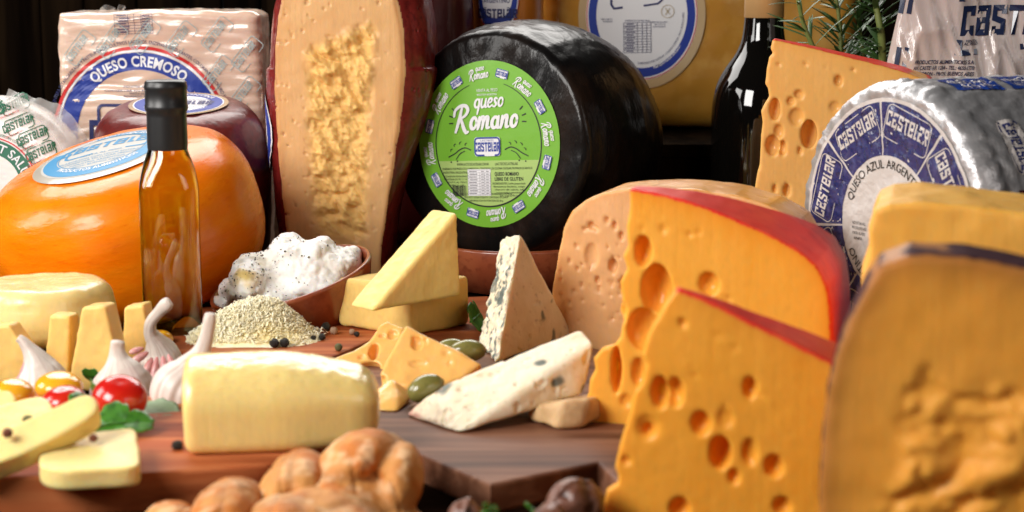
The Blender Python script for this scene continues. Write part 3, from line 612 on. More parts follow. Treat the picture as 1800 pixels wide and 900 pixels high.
lab = empty('label_sticker'); lab.parent = bk; lab.location = (0, 0, RR); lab.rotation_euler = (0, R(-4), 0)
RLb = .0915; pr = Print(lambda x, z, h: np.stack([x, -h - .0006 + 0 * x, z], 1), edge=.012); u_ = RLb / 100
pr.layer('green_paper', 'ink_lime'); pr.ring(0, RLb)
pr.layer('pale_panel', 'ink_palelime')
n_ = 30; a0, a1 = PI + .27, 2 * PI - .27; A = np.linspace(a0, a1, n_); V_ = [(74 * u_ * math.cos(t), 74 * u_ * math.sin(t)) for t in A] + [(74 * u_ * math.cos(t), 74 * u_ * math.sin(a0)) for t in A]; pr.add(V_, [[i, i + 1, n_ + i + 1, n_ + i] for i in range(n_ - 1)])
pr.layer('black_lines', 'ink_black')
pr.stroke([(75 * u_ * math.cos(t), 75 * u_ * math.sin(t)) for t in np.linspace(PI * .5 - .33, -PI * 1.5 + .33, 90)], [u_ * (.6 + 1.1 * math.sin(PI * i / 89) ** .5) for i in range(90)])
for sx in (-1, 1):
    pr.stroke([(sx * x * u_, y * u_) for x, y in spline([(24, -7), (32, -4), (40, -6), (48, -11), (57, -15)], 4)], 1.4 * u_)
    pr.stroke([(sx * x * u_, y * u_) for x, y in spline([(33, -8), (40, -11), (46, -18)], 4)], 1.1 * u_)
    for x, y in ((30, 2), (38, 3.5), (46, 1), (51, -5)): pr.stroke([(sx * x * u_, y * u_), (sx * (x + 2.3) * u_, (y - 1) * u_), (sx * (x + 2.6) * u_, (y - 3.2) * u_)], 1 * u_)
    for x, y in ((44, -20), (53, -21)): pr.ring(0, 1.1 * u_, c=(sx * x * u_, y * u_), n=8)
    for x, y, a in ((46, 40, .75), (49, 33, .35), (49, 26, -.05)): pr.stroke([((sx * x) * u_, (y) * u_), ((sx * (x + 6 * math.cos(a))) * u_, (y + 6 * math.sin(a)) * u_)], 1.5 * u_)
pr.text('WWW.LACTEOSCASTELAR.COM.AR', -22 * u_, -25.5 * u_, 3.2 * u_, width=46 * u_); pr.text('LACTEOSCASTELAR', 26 * u_, -25.5 * u_, 3.2 * u_, width=32 * u_)
for i, t in enumerate(('ELABORADO POR PRODUCTOS ALIMENTICIOS - ZONA RURAL S/N COLONIA CASTELAR, PROVINCIA DE SANTA FE', 'INDUSTRIA ARGENTINA')):
    pr.text(t, -2 * u_ - i * 45 * u_, (-30.5 - i * 4.5) * u_, 2.6 * u_, width=(128, 36)[i] * u_)
for i in range(4): pr.text(('CONSERVAR REFRIGERADO', 'MANTENER ENTRE 5 Y 10 C', 'VENTA AL PESO', 'RNPA 21-102')[i], -46 * u_, (-39.5 - i * 3.6) * u_, 2.2 * u_, width=(34, 36, 30, 22)[i] * u_)
pr.text('QUESO ROMANO', 26 * u_, -38 * u_, 4.2 * u_, bold=.03, width=34 * u_); pr.text('LIBRE DE GLUTEN', 29 * u_, -44 * u_, 4.2 * u_, bold=.02, width=40 * u_)
for i in range(5): pr.text(('INGREDIENTES: Leche pasteurizada', 'fermentos lacticos, cuajo', 'cloruro de calcio, sal', 'conservador natamicina', 'en superficie')[i], 29 * u_, (-48.5 - i * 3.6) * u_, 2.4 * u_, width=(46, 44, 40, 36, 26)[i] * u_)
for i in range(3): pr.text(('PRODUCTO NO APTO PARA CONSUMO SIN REFRIGERACION PREVIA', 'PESO NETO SEGUN ETIQUETA. CONTENIDO DE GRASA', 'INFORMACION EN PORCION DE 30 g')[i], -4 * u_, (-61 - i * 4) * u_, 2.3 * u_, width=(74, 62, 48)[i] * u_)
x = -52
while x < -33: wd = random.choice((.5, .8, 1.3)); pr.rect((x + wd / 2) * u_, -56 * u_, wd * u_, 13 * u_); x += wd + random.choice((.5, .8, 1.1))
pr.layer('nutrition_panel', 'ink_white'); pr.rect(-13 * u_, -46 * u_, 33 * u_, 32 * u_)
pr.layer('nutrition_table', 'ink_grey')
for i in range(10): pr.rect(-13 * u_, (-31 - i * 3.3) * u_, 32 * u_, .4 * u_)
for i in (-29, -12, -5, 3): pr.rect(i * u_, -48 * u_, .4 * u_, 27 * u_)
for i in range(9): pr.rect((-22 + (i % 2)) * u_, (-32.7 - i * 3.3) * u_, 11 * u_, 1.1 * u_); pr.rect(-8 * u_, (-32.7 - i * 3.3) * u_, 4 * u_, 1 * u_); pr.rect(-1 * u_, (-32.7 - i * 3.3) * u_, 4 * u_, 1 * u_)
def el(cx, cy, rx, ry, a0=0, a1=2 * PI, n=18): return [(cx + rx * math.cos(t), cy + ry * math.sin(t)) for t in np.linspace(a0, a1, n)]
GL = {'R': (11.5, [spline([(3, 17), (2, 8), (.5, -1.5)], 5), spline([(-2.6, 11), (-2.2, 15.5), (1.5, 18.6), (6, 18.4), (8.2, 15), (6.5, 11), (2.2, 8.6)], 5), spline([(3.2, 9), (5, 5), (7.3, .3), (9.3, -2.2), (10.6, -1.6)], 5)]),
      'o': (6.6, [el(3, 4.7, 2.3, 4.3)]), 'm': (11, [spline([(.6, 9), (.9, 4.5), (.4, 0)], 4), spline([(.7, 4), (2.3, 8.6), (4, 8.6), (4.2, 4), (3.9, 0)], 4), spline([(4.1, 4), (5.9, 8.6), (7.6, 8.4), (7.7, 4), (8, .8), (9.8, .8)], 4)]),
      'a': (7.8, [el(2.9, 4.4, 2.4, 4.1), spline([(5.4, 9), (5.2, 3.5), (5.7, .6), (7.3, .6)], 4)]), 'n': (7.6, [spline([(.6, 9), (.9, 4.5), (.4, 0)], 4), spline([(.7, 4), (2.6, 8.7), (4.4, 8.5), (4.5, 4), (4.9, .7), (6.6, .7)], 4)]),
      'q': (7.4, [el(2.9, 4.7, 2.4, 4.2), spline([(5.4, 9), (5.3, 2), (4.6, -6.5)], 4)]), 'u': (7.2, [spline([(.6, 9), (.4, 3.5), (1.6, .4), (3.6, 1.4), (4.9, 5)], 4), spline([(5, 9), (4.9, 3), (5.5, .6), (6.8, .6)], 4)]),
      'e': (6.0, [spline([(.7, 4.2), (3.2, 5), (4.5, 7), (3.6, 9), (1.6, 8.4), (.5, 5), (1.2, 1.2), (3.2, .4), (5.4, 2.2)], 5)]), 's': (5.4, [spline([(4, 8.2), (2.4, 9.2), (1.2, 7.6), (2.2, 5.4), (3.7, 3), (2.6, .5), (.4, .9)], 5)])}
def script(t, x, y, size, rot=0, wd=2.0, shear=.22, sx=1):
    tot = sum(GL[c_][0] for c_ in t); cx = -tot / 2
    for c_ in t:
        for pl in GL[c_][1]:
            n0 = len(pr.L[-1][2]); q = np.array([(p[0] + cx, p[1]) for p in pl]); nn = len(q); pr.stroke(q, [wd * (.75 + .35 * math.sin(PI * i / (nn - 1))) for i in range(nn)], caps=True); V_ = pr.L[-1][2][n0]; V_[:, :2] = pr.tr(V_[:, :2], x, y, size / 10, rot, sx, shear)
        cx += GL[c_][0]
pr.layer('script_lettering', 'ink_white')
script('queso', 3 * u_, 44 * u_, 11.5 * u_, .03, 2.1, sx=1.12); script('Romano', -1 * u_, 18.5 * u_, 15.5 * u_, .03, 2.5, sx=1.12)
pr.text('VENTA AL PESO', 1 * u_, 62.5 * u_, 3.6 * u_, width=30 * u_); pr.text('INDUSTRIA ARGENTINA', 1 * u_, 58 * u_, 2.4 * u_, width=28 * u_)
for k_ in range(8):
    t = PI * .5 - .27 + PI / 8 + k_ * 2 * PI / 8; rr = 84 * u_
    script('Romano', (rr - 5 * u_) * math.cos(t), (rr - 5 * u_) * math.sin(t), 6.2 * u_, t - PI / 2, 2.3, sx=.85); script('queso', (rr + 4.5 * u_) * math.cos(t - .03), (rr + 4.5 * u_) * math.sin(t - .03), 4.2 * u_, t - PI / 2, 2.1, sx=.9)
def badge_paper(x, y, wd, rot):
    q = .2 * wd; V_ = []
    for cx, cy, a in ((1, 1, 0), (-1, 1, PI / 2), (-1, -1, PI), (1, -1, PI * 1.5)):
        for t in np.linspace(a, a + PI / 2, 4): V_.append((cx * (wd / 2 - .1 * wd) + .1 * wd * math.cos(t), cy * (wd * .31 - .1 * wd) + .1 * wd * math.sin(t)))
    pr.add(pr.tr(V_, x, y, 1, rot), [list(range(len(V_)))])
bad = [(0, -3 * u_, 37 * u_, 0)]
for k_ in range(8):
    t = PI * .5 - .02 - .25 + k_ * 2 * PI / 8 + .0; bad.append((86 * u_ * math.cos(t), 86 * u_ * math.sin(t), 17 * u_, t - PI / 2 - .0))
pr.layer('badge_panel', 'ink_white')
for b_ in bad: badge_paper(*b_)
pr.layer('brand_lettering', 'ink_blue')
for x, y, wd, rot in bad:
    pr.frame(x, y, wd * .94, wd * .56, rot, wd * .055, (-.12, .3)); a = pr.tr([(0, -.16 * wd)], x, y, 1, rot)[0]; pr.logo(a[0], a[1], wd * .3, rot, .62); a = pr.tr([(0, .17 * wd)], x, y, 1, rot)[0]; pr.text('LACTEOS', a[0], a[1], wd * .055, rot, width=wd * .5)
pr.build(lab)
ctr = W(905, 470, 1.84); ds = empty('terracotta_dish', 'round terracotta dish under the black cheese wheel', 'dish', (ctr.x, 1.85, 0))
lathe('dish_body', [(1e-5, 0), (.06, 0), (.075, .004), (.086, .03), (.090, .05), (.0885, .053), (.086, .051), (.081, .03), (.07, .012), (.04, .009), (1e-5, .009)], 'terracotta', ds, 80)

# ------------------------------------------------------------------ bottles
mat('clear_glass', (.95, .97, .95), .02, trans=1, ior=1.5)
mat('olive_oil', (.72, .62, .03), .0, trans=1, ior=1.47)
mat('black_cap', (.012, .012, .013), .42, coat=.25, coatr=.3, bump=[(120, .08, .0006)])
YB2 = 1.535; ctr = W(301, 450, YB2); s_ = 1 / PXM(YB2); zz = lambda v: W(301, v, YB2).z
ob = empty('oil_bottle', 'slim square glass bottle of golden olive oil with black cap, before the orange wheel', 'bottle', (ctr.x, YB2, 0), (0, 0, R(9)))
def section(p, a, k=[None]):
    t = sstep(p[1], zz(345), zz(270)); e = 2 / (4.6 - 2.6 * t); c, s = np.cos(a), np.sin(a); return np.sign(c) * abs(c) ** e, np.sign(s) * abs(s) ** e
hb = 52 * s_; nk = 33 * s_
out = [(1e-5, .0015), (hb * .8, .0008), (hb * .95, .001), (hb, .006)] + [(hb, z) for z in np.linspace(.012, zz(345), 10)]
out += [tuple(p) for p in spline([(hb, zz(345)), (hb * .985, zz(325)), (hb * .90, zz(300)), (hb * .78, zz(280)), (nk * 1.06, zz(264)), (nk, zz(252)), (nk, zz(230))], 4)][1:]
inn = [(max(r - .0028, 1e-5), max(z, .007) - (.0018 if z > .02 else 0)) for r, z in out]
lathe('glass', out + inn[::-1], 'clear_glass', ob, 80, section=section)
lathe('oil', [(max(1e-5, r + .0003), z) for r, z in inn if z < zz(255)] + [(1e-5, zz(256))], 'olive_oil', ob, 80, section=section)
cpr = [(nk * 1.05, zz(262)), (nk * 1.07, zz(250)), (nk * 1.05, zz(205)), (nk * 1.06, zz(196)), (nk * 1.13, zz(192)), (nk * 1.14, zz(185)), (nk * 1.1, zz(183)), (nk * 1.1, zz(158)), (nk * 1.13, zz(156)), (nk * 1.13, zz(150)), (nk * 1.1, zz(148)), (nk * 1.09, zz(144)), (nk * 1.0, zz(141)), (nk * .5, zz(140.5)), (1e-5, zz(140.5))]
lathe('cap', cpr, 'black_cap', ob, 64)

mat('wine_glass', (.003, .0025, .002), .04, spec=.6, coat=.3, coatr=.02)
mat('gold_capsule', (.62, .36, .15), .35, metal=.3, bump=[(200, .06, .0005)])
YW = 2.0; s_ = 1 / PXM(YW); zz = lambda v: W(1333, v, YW).z; ctr = W(1333, 450, YW)
wb = empty('wine_bottle', 'dark wine bottle with gold capsule, left of the upright holed cheese wedge', 'bottle', (ctr.x, YW, 0))
bp = [(1e-5, 0), (80 * s_, 0), (86 * s_, .004), (88 * s_, .01)] + [(88 * s_, z) for z in np.linspace(.02, zz(215), 8)] + [tuple(p) for p in spline([(88 * s_, zz(215)), (87 * s_, zz(185)), (80 * s_, zz(150)), (65 * s_, zz(120)), (48 * s_, zz(95)), (38 * s_, zz(70)), (34.5 * s_, zz(45)), (33 * s_, zz(20)), (32 * s_, zz(-30))], 5)][1:] + [(1e-5, zz(-30))]
lathe('glass', bp, 'wine_glass', wb, 96)
lathe('capsule', [(33.5 * s_, zz(31)), (34.6 * s_, zz(30)), (33.8 * s_, zz(-30)), (33.8 * s_, zz(-80)), (1e-5, zz(-80))], 'gold_capsule', wb, 64)

# ------------------------------------------------------------------ cheeses with holes, right side
RED = (.84, .042, .026)
cheesemat('holed_paste', (.92, .43, .06), (.90, .38, .04), rind=RED, edge=(.88, .26, .012), rough=.34, bump=.1)
cheesemat('front_paste', (.92, .40, .045), (.90, .35, .03), rind=(.86, .045, .028), edge=(.78, .28, .03), rough=.4, bump=.08)
mat('red_skin', RED, .45, spec=.18, sss=.3, rad=(1, .3, .1), sscale=.006, var=[(20, (.90, .09, .04), .45, .75), (90, (.70, .026, .02), .5, .75)], bump=[(140, .2, .001), (30, .3, .003)])
def wavy(a=.0003, s=35): return lambda fr: (lambda V, N: a * fbm(V, s, 2) + .00012 * fbm(V, 200, 2))
cheesemat('back_paste', (.84, .46, .14), (.82, .42, .11), rind=(.6, .03, .02), edge=(.82, .38, .08), rough=.36, bump=.1)
# upright wedge behind the foil cheese
px = [(1358, 68), (1420, 82), (1480, 97), (1540, 112), (1590, 126), (1640, 145), (1690, 200), (1690, 590), (1318, 590), (1322, 372), (1326, 335), (1331, 305), (1335, 290), (1337, 240), (1340, 215), (1337, 195), (1345, 180), (1352, 170), (1350, 155), (1345, 148), (1348, 120), (1352, 100), (1359, 93), (1354, 86)]
YX = 1.66; o = W(1322, 500, YX); o.z = 0
holes = [(1362, 192, 9, 20), (1400, 206, 13, 16, .45), (1422, 236, 14, 25, 1.2), (1420, 246, 10, 14, 2), (1358, 256, 12, 18), (1369, 231, 8, 13, .6), (1376, 260, 6, 14, .8), (1390, 178, 7, 8), (1404, 166, 8, 8), (1383, 334, 6, 12), (1362, 332, 4, 8), (1474, 142, 7, 10), (1468, 188, 10, 10, .5), (1416, 113, 4, 4), (1369, 113, 4, 4), (1406, 265, 4, 7), (1500, 123, 4, 4), (1452, 118, 3, 3), (1462, 122, 3, 2), (1441, 300, 4, 6)]
cheese('holed_cheese_wedge', 'tall orange-yellow cheese wedge with many holes, between wine bottle and foil wrapped cheese', 'cheese', o, 12, px, lambda x: .03 + np.clip(x, 0, 1) * .55, 'back_paste', [(1359, 67), (1420, 80), (1480, 95), (1540, 110), (1590, 124), (1640, 143), (1690, 198), (1690, 400)], 'red_skin', holes, .0017, disp=wavy(), rt=.0016, edge_w=.006)
# half wheel with pale peach cut face
cheesemat('peach_paste', (.80, .44, .20), (.76, .40, .16), rind=(.72, .30, .05), edge=(.80, .40, .14), rough=.34, bump=.3)
mat('amber_rind', (.74, .30, .04), .32, sss=.2, coat=.35, coatr=.2, var=[(18, (.8, .38, .08), .4, .7)], bump=[(60, .25, .002)])
px = [(1415, 420), (1400, 390), (1350, 360), (1290, 342), (1220, 333), (1160, 331), (1105, 331), (1060, 338), (1030, 350), (1006, 372), (990, 402), (979, 450), (971, 500), (969, 545), (976, 582), (1000, 607), (1075, 622), (1240, 640), (1415, 660)]
hl = [(1077, 467, 8, 13), (1067, 387, 5, 7), (1040, 397, 7, 8), (1048, 401, 5, 6), (1080, 396, 5, 8), (1028, 402, 5, 4), (1092, 415, 5, 8), (1050, 493, 4, 7), (1097, 500, 7, 14), (1040, 450, 12, 22, .3)]
rr = random.Random(5)
for _ in range(46): hl.append((rr.uniform(985, 1095), rr.gauss(510, 45), rr.uniform(1.6, 3.6), rr.uniform(2, 5)))
YP = 1.5; o = W(970, 560, YP); o.z = 0
cheese('peach_cheese_half', 'half wheel with peach cut face full of tiny holes, behind the red rinded wedge', 'cheese', o, 20, px, .11, 'peach_paste', [(1417, 418), (1402, 388), (1352, 358), (1290, 340), (1220, 331), (1160, 329), (1105, 329), (1060, 336), (1029, 348), (1004, 371), (988, 401), (977, 450), (969, 500), (967, 545), (974, 583)], 'amber_rind', hl, .0015, kback=.05, disp=wavy(.0009, 40), rt=.0016, edge_w=.004)
# red rinded wedge, further one
px = [(1106, 331), (1150, 338), (1200, 350), (1250, 367), (1300, 388), (1350, 410), (1400, 437), (1435, 466), (1455, 505), (1462, 560), (1463, 640), (1462, 800), (1080, 800), (1015, 748), (1024, 712), (1034, 690), (1036, 668), (1046, 650), (1043, 630), (1058, 612), (1078, 608), (1091, 592), (1093, 565), (1084, 548), (1093, 525), (1089, 495), (1101, 472), (1094, 450), (1104, 430), (1101, 400), (1107, 365)]
holes = [(1130, 442, 15, 28), (1154, 510, 27, 46, .8), (1132, 580, 30, 38, .7), (1246, 499, 18, 20, .8), (1092, 550, 9, 20), (1083, 650, 9, 42, .6), (1122, 655, 12, 26, .5), (1165, 403, 8, 9, .4), (1212, 412, 7, 5, .5), (1228, 409, 6, 5, .5), (1100, 705, 10, 12, .5), (1128, 403, 5, 5, .6), (1280, 525, 8, 6, .4)]
o = W(1030, 748, 1.2); o.z = .02; YT = 1.2
cheese('red_rinded_wedge', 'holed yellow cheese wedge with red rind, the further of two, before the peach half', 'cheese', o, 16, px, lambda x: .012 + np.clip(x - .02, 0, 1) * .9, 'holed_paste', [(1104, 329), (1150, 337), (1200, 349), (1250, 365), (1300, 386), (1350, 408), (1400, 435), (1437, 465), (1457, 505), (1464, 560), (1465, 640)], 'red_skin', holes, .0015, disp=wavy(), rt=.0024, edge_w=.008, kback=.006)
# red rinded wedge, nearer one
px = [(1190, 506), (1225, 520), (1270, 540), (1320, 566), (1370, 590), (1420, 615), (1470, 642), (1490, 680), (1490, 985), (1040, 985), (1052, 905), (1062, 880), (1066, 862), (1085, 850), (1086, 836), (1080, 822), (1092, 770), (1108, 720), (1114, 690), (1128, 672), (1135, 640), (1128, 622), (1140, 585), (1155, 560), (1172, 530)]
holes = [(1160, 690, 15, 28, .8), (1187, 690, 14, 26, .7), (1138, 756, 11, 13, 1.4), (1138, 752, 20, 22, .3), (1318, 682, 12, 19), (1232, 745, 17, 21), (1266, 796, 19, 30, 1.1), (1290, 838, 10, 14), (1318, 795, 13, 24, .45), (1360, 820, 16, 20), (1195, 895, 18, 20), (1375, 890, 16, 16), (1200, 568, 7, 9, .7), (1262, 590, 8, 6, .3), (1290, 612, 7, 7, .3), (1275, 735, 14, 18, .3), (1100, 810, 9, 9, .6), (1220, 660, 6, 6, .5)]
for q in range(12): holes.append((rr.uniform(1210, 1440), rr.uniform(600, 880), rr.uniform(2, 4), rr.uniform(2, 5)))
o = W(1060, 905, 1.0); o.z = 0
cheese('near_red_rinded_wedge', 'holed yellow cheese wedge with bright red rind, the nearer of two, at right front', 'cheese', o, 14, px, lambda x: .01 + np.clip(x - .045, 0, 1) * .55, 'front_paste', [(1188, 504), (1225, 518), (1270, 538), (1320, 564), (1370, 588), (1420, 613), (1472, 640), (1492, 680), (1492, 900)], 'red_skin', holes, .0015, disp=wavy(), rt=.0024, edge_w=.006, kback=.006)
# block in the right corner and slab behind it
cheesemat('corner_paste', (.90, .39, .055), (.88, .34, .04), rind=(.07, .025, .03), edge=(.30, .11, .03), rough=.5, bump=.2, attrs2=[('rough', (.92, .47, .08))])
mat('dark_rind', (.05, .018, .024), .6, spec=.1, bump=[(60, .3, .002)])
px = [(1436, 1000), (1438, 880), (1443, 780), (1452, 690), (1468, 620), (1492, 560), (1520, 505), (1545, 468), (1600, 447), (1700, 452), (1800, 470), (1950, 500), (2060, 560), (2100, 700), (2100, 1000)]
o = W(1440, 960, .86); o.z = 0
def corner_disp(fr):
    pl = fr.pts([(1590, 640), (1640, 625), (1680, 665), (1760, 660), (1860, 690), (1900, 900), (1860, 1000), (1520, 1000), (1530, 880), (1570, 820), (1560, 740)])
    def d(V, N):
        q = segdist(V[0], V[2], pl, True); ins = polysdf(V[0], V[2], pl) < 0; m = np.where(ins, sstep(q, 0, .012), 0) * (N[1] < -.3); st = (V[0] - .6 * V[2], V[1], V[2])
        dd = m * (.010 * (np.abs(fbm(st, 30, 2, 3)) - .25) - .001 + .003 * np.abs(fbm(V, 90, 2))) + .0005 * fbm(V, 60, 2); return np.stack([dd * N[0], dd * N[1], dd * N[2]])
    return d
cheese('corner_cheese_block', 'large blurred golden cheese piece with rough hollow and dark rind, nearest at right edge', 'cheese', o, 13, px, .055, 'corner_paste', [(1434, 900), (1441, 780), (1450, 690), (1466, 620), (1490, 560), (1518, 505), (1543, 466), (1600, 445), (1700, 450), (1800, 468), (1950, 498), (2060, 558)], 'dark_rind', (), .0019, disp=corner_disp, rt=.0012, edge_w=.010, kback=.012, k=.004)
cheesemat('slab_paste', (.86, .46, .09), (.82, .40, .06), edge=(.8, .38, .05), rind=(.62, .38, .15), rough=.45, bump=.15)
px = [(1526, 480), (1524, 400), (1534, 370), (1560, 359), (1610, 354), (1700, 360), (1800, 376), (1950, 398), (1960, 760), (1500, 760), (1512, 480), (1540, 452), (1530, 470)]
px = [(1500, 760), (1513, 478), (1522, 455), (1526, 440), (1524, 400), (1534, 370), (1560, 359), (1610, 354), (1700, 360), (1800, 376), (1950, 398), (1960, 760)]
o = W(1520, 700, 1.12); o.z = 0
cheese('orange_cheese_piece', 'bright orange cheese piece with pale top, between the foil wrapped cheese and the corner block', 'cheese', o, 15, px, .12, 'slab_paste', None, None, (), .0022, disp=wavy(.0012, 40), rt=.002, k=.004)

# ------------------------------------------------------------------ foil wrapped blue cheese
mat('foil', (.62, .61, .62), .4, metal=.7, var=[(30, (.56, .54, .55), .45, .7)], bump=[(55, .5, .003), (170, .4, .0012)])
mat('foil_navy', (.022, .03, .14), .26, spec=.6, coat=.9, coatr=.12, var=[(90, (.06, .075, .22), .5, .72), (220, (.012, .016, .07), .5, .7)], bump=[(70, .6, .003), (180, .5, .0014)])
mat('foil_paper', (.60, .55, .52), .34, coat=.4, var=[(60, (.68, .64, .62), .45, .7)], bump=[(70, .5, .003), (180, .4, .0014)])
mat('foil_blue', (.015, .05, .28), .28, coat=.8, coatr=.12, bump=[(70, .5, .003)])
mat('foil_maroon', (.14, .02, .035), .25, metal=.5, coat=.8, coatr=.12, bump=[(55, .8, .004)])
YF = 1.46; cf = W(1560, 396, YF); RF = .1235; LF = .2
fr = Frame((cf.x, YF, cf.z - RF), 63, 0); fo = empty('foil_wrapped_cheese', 'cheese cylinder in silver foil lying on its side, navy QUESO AZUL ring label facing left', 'cheese'); fr.O.z = max(fr.O.z, 0.0); fr.place(fo)
crum = lambda x, y, z: .0010 * np.abs(fbm((x, y, z), 55, 2, 1)) + .0007 * np.abs(fbm((x, y, z), 160, 2, 2))
prof = [(1e-5, 0)] + [(t * .111, 0) for t in np.linspace(.03, 1, 34)] + [(.111 + .0125 * math.sin(t), .0125 - .0125 * math.cos(t)) for t in np.linspace(0, PI / 2, 8)[1:]] + [(RF, y) for y in np.linspace(.0125, LF - .012, 52)[1:]] + [(RF - .006, LF - .003), (RF - .014, LF)] + [(t * .108, LF) for t in np.linspace(1, .1, 8)] + [(1e-5, LF)]
fb = lathe('foil_body', prof[::-1], 'foil', fo, 260, axis='y'); fb.data.flip_normals()
me = fb.data; V = np.zeros(len(me.vertices) * 3, np.float32); me.vertices.foreach_get('co', V); V = V.reshape(-1, 3); rr_ = np.hypot(V[:, 0], V[:, 2]); side = sstep(V[:, 1], .002, .02) * (1 - sstep(V[:, 1], LF - .01, LF)); cr_ = crum(V[:, 0], V[:, 1], V[:, 2]) * (1 + 1.2 * side + 2.5 * np.exp(-((rr_ - .120) / .006) ** 2) * (V[:, 1] < .02))
V[:, 0] += V[:, 0] / (rr_ + 1e-6) * cr_ * side; V[:, 2] += V[:, 2] / (rr_ + 1e-6) * cr_ * side; V[:, 1] -= cr_ * (1 - side); me.vertices.foreach_set('co', V.ravel()); me.update(); fb.location = (0, 0, RF)
lab = empty('face_label'); lab.parent = fo; lab.location = (0, 0, RF)
pr = Print(lambda x, z, h: np.stack([x, -h - crum(x, 0 * x, z), z], 1), edge=.0035, gap=.0009); rot0 = .12
pr.layer('label_paper', 'foil_paper'); pr.ring(0, .110, n=140)
nseg = 8
for i in range(nseg): pr.layer('navy_segment', 'foil_navy', 1); a = rot0 + PI / 2 + i * 2 * PI / nseg; pr.ring(.0605, .1065, a + .013, a + 2 * PI / nseg - .013, n=24)
pr.layer('segment_lettering', 'foil_paper')
for i in range(nseg):
    a = rot0 + PI / 2 + (i + .5) * 2 * PI / nseg; rr2 = .083; pr.logo(rr2 * math.cos(a), rr2 * math.sin(a), .0135, a - PI / 2, .78, stroke=.17); pr.frame((rr2 + .004) * math.cos(a), (rr2 + .004) * math.sin(a), .058, .03, a - PI / 2, .0008)
pr.layer('ring_lettering', 'ink_black'); pr.arc('QUESO AZUL ARGENTINO', .0495, PI / 2 + .1, .0075, span=2.3); pr.arc('QUESO AZUL ARGENTINO', .0495, -PI / 2 + .1, .0075, span=2.3)
for i, t in enumerate(('INDUSTRIA ARG.', 'PROV. DE BUENOS AIRES', 'VENTA AL PESO', 'RNPA')): pr.text(t, -.036, -.004 - i * .0045, .0025, width=(.018, .02, .018, .01)[i])
pr.build(lab)
def cyl(a, y, h):       # a: arc length along the girth from the top towards the camera side, y along the axis
    t = a / RF; x, z = -np.sin(t) * -1, np.cos(t); cx, cz = RF * x, RF * z; c_ = crum(cx, y, cz) * 2.2; r_ = RF + h + c_; return np.stack([r_ * x, y, r_ * z + RF], 1)
def flank(sgn): return lambda u, v, h: cyl(sgn * u, v, h)
pr = Print(lambda u, v, h: cyl(u, v, h), edge=.004, gap=.0009)
pr.layer('blue_band', 'foil_blue'); pr.rect(.028, .062, .032, .05, 0); pr.rect(.028, .122, .032, .052, 0)
pr.layer('band_lettering', 'foil_paper')
for yy in (.062, .122): pr.text('QUESO AZUL', .028, yy, .009, rot=PI / 2, width=.044, bold=.02); pr.text('ARGENTINO', .039, yy, .007, rot=PI / 2, width=.036)
pr.build(fo)
pr = Print(lambda u, v, h: cyl(u, v, h), edge=.004, gap=.0009)
pr.layer('maroon_print', 'foil_maroon'); pr.rect(.175, .10, .045, .13)
pr.layer('badge_panel', 'foil_paper'); bd = [(.114, .050), (.114, .104), (.114, .158)]
for a, y in bd:
    q = [(cx * (.0255 - .006) + .006 * math.cos(t), cy * (.0125 - .006) + .006 * math.sin(t)) for cx, cy, t0 in ((1, 1, 0), (-1, 1, PI / 2), (-1, -1, PI), (1, -1, PI * 1.5)) for t in np.linspace(t0, t0 + PI / 2, 4)]
    c_ = np.zeros((1, 2)); pr.add(pr.tr(np.vstack([c_, q]), a, y, 1, PI), [[0, i + 1, (i + 1) % len(q) + 1] for i in range(len(q))])
pr.layer('badge_lettering', 'ink_navy')
for a, y in bd: pr.logo(a + .0005, y + .0055, .0115, PI, .72); pr.frame(a, y, .047, .021, PI, .0016, (-.1, .1))
pr.build(fo)

# ------------------------------------------------------------------ printed plastic bag
mat('bag_plastic', (.50, .41, .38), .3, coat=.5, coatr=.08, sss=.2, sscale=.01, bump=[(16, .35, .006), (60, .25, .002)], stretch=(1.6, 1, .6))
YG = 1.8; fr = Frame(W(1690, 300, YG), 3, -4, 0); fr.O.z = 0; bg = empty('printed_plastic_bag', 'white plastic bag printed with large navy brand letters, behind the foil wrapped cheese', 'bag'); fr.place(bg)
def wr(x, z):
    t = x + .25 * z; q = vnoise(t * 55, 0 * x, z * 9); q2 = vnoise(t * 120 + 5, 0 * x + 2, z * 14); return (.0075 * (1 - np.abs(q)) ** 3 + .003 * (1 - np.abs(q2)) ** 4 + .010 * vnoise(x * 14, 0 * x + 4, z * 10)).astype(np.float32)
xl = [fr.loc(1585, 0), fr.loc(1560, 110)]; nx, nz = 110, 110; x1 = fr.loc(1990, 100)[0]; zt = fr.loc(1700, -70)[1]; V = []; F = []
for j in range(nz + 1):
    z = zt * j / nz; xa = xl[1][0] + (xl[0][0] - xl[1][0]) * (z - xl[1][1]) / (xl[0][1] - xl[1][1]); xa = max(xa, xl[1][0] - .004)
    for i in range(nx + 1):
        t = i / nx; x = xa + (x1 - xa) * t; V.append((x, z, math.sin(PI * min(1, max(0, t))) ** .5))
V = np.array(V); Y1 = -wr(V[:, 0], V[:, 1]) * np.clip(V[:, 2] * 1.5, 0, 1) - .022 * V[:, 2]; A = np.stack([V[:, 0], Y1, V[:, 1]], 1); B = np.stack([V[:, 0], .004 + .04 * V[:, 2] + .004 * vnoise(V[:, 0] * 30, V[:, 1] * 20, 0 * Y1), V[:, 1]], 1)
q = lambda j, i: j * (nx + 1) + i; F1 = [[q(j, i), q(j, i + 1), q(j + 1, i + 1), q(j + 1, i)] for j in range(nz) for i in range(nx)]; n0 = len(A); F2 = [[n0 + k for k in f[::-1]] for f in F1]
S_ = [[q(j, 0), q(j + 1, 0), n0 + q(j + 1, 0), n0 + q(j, 0)] for j in range(nz)] + [[q(j + 1, nx), q(j, nx), n0 + q(j, nx), n0 + q(j + 1, nx)] for j in range(nz)]
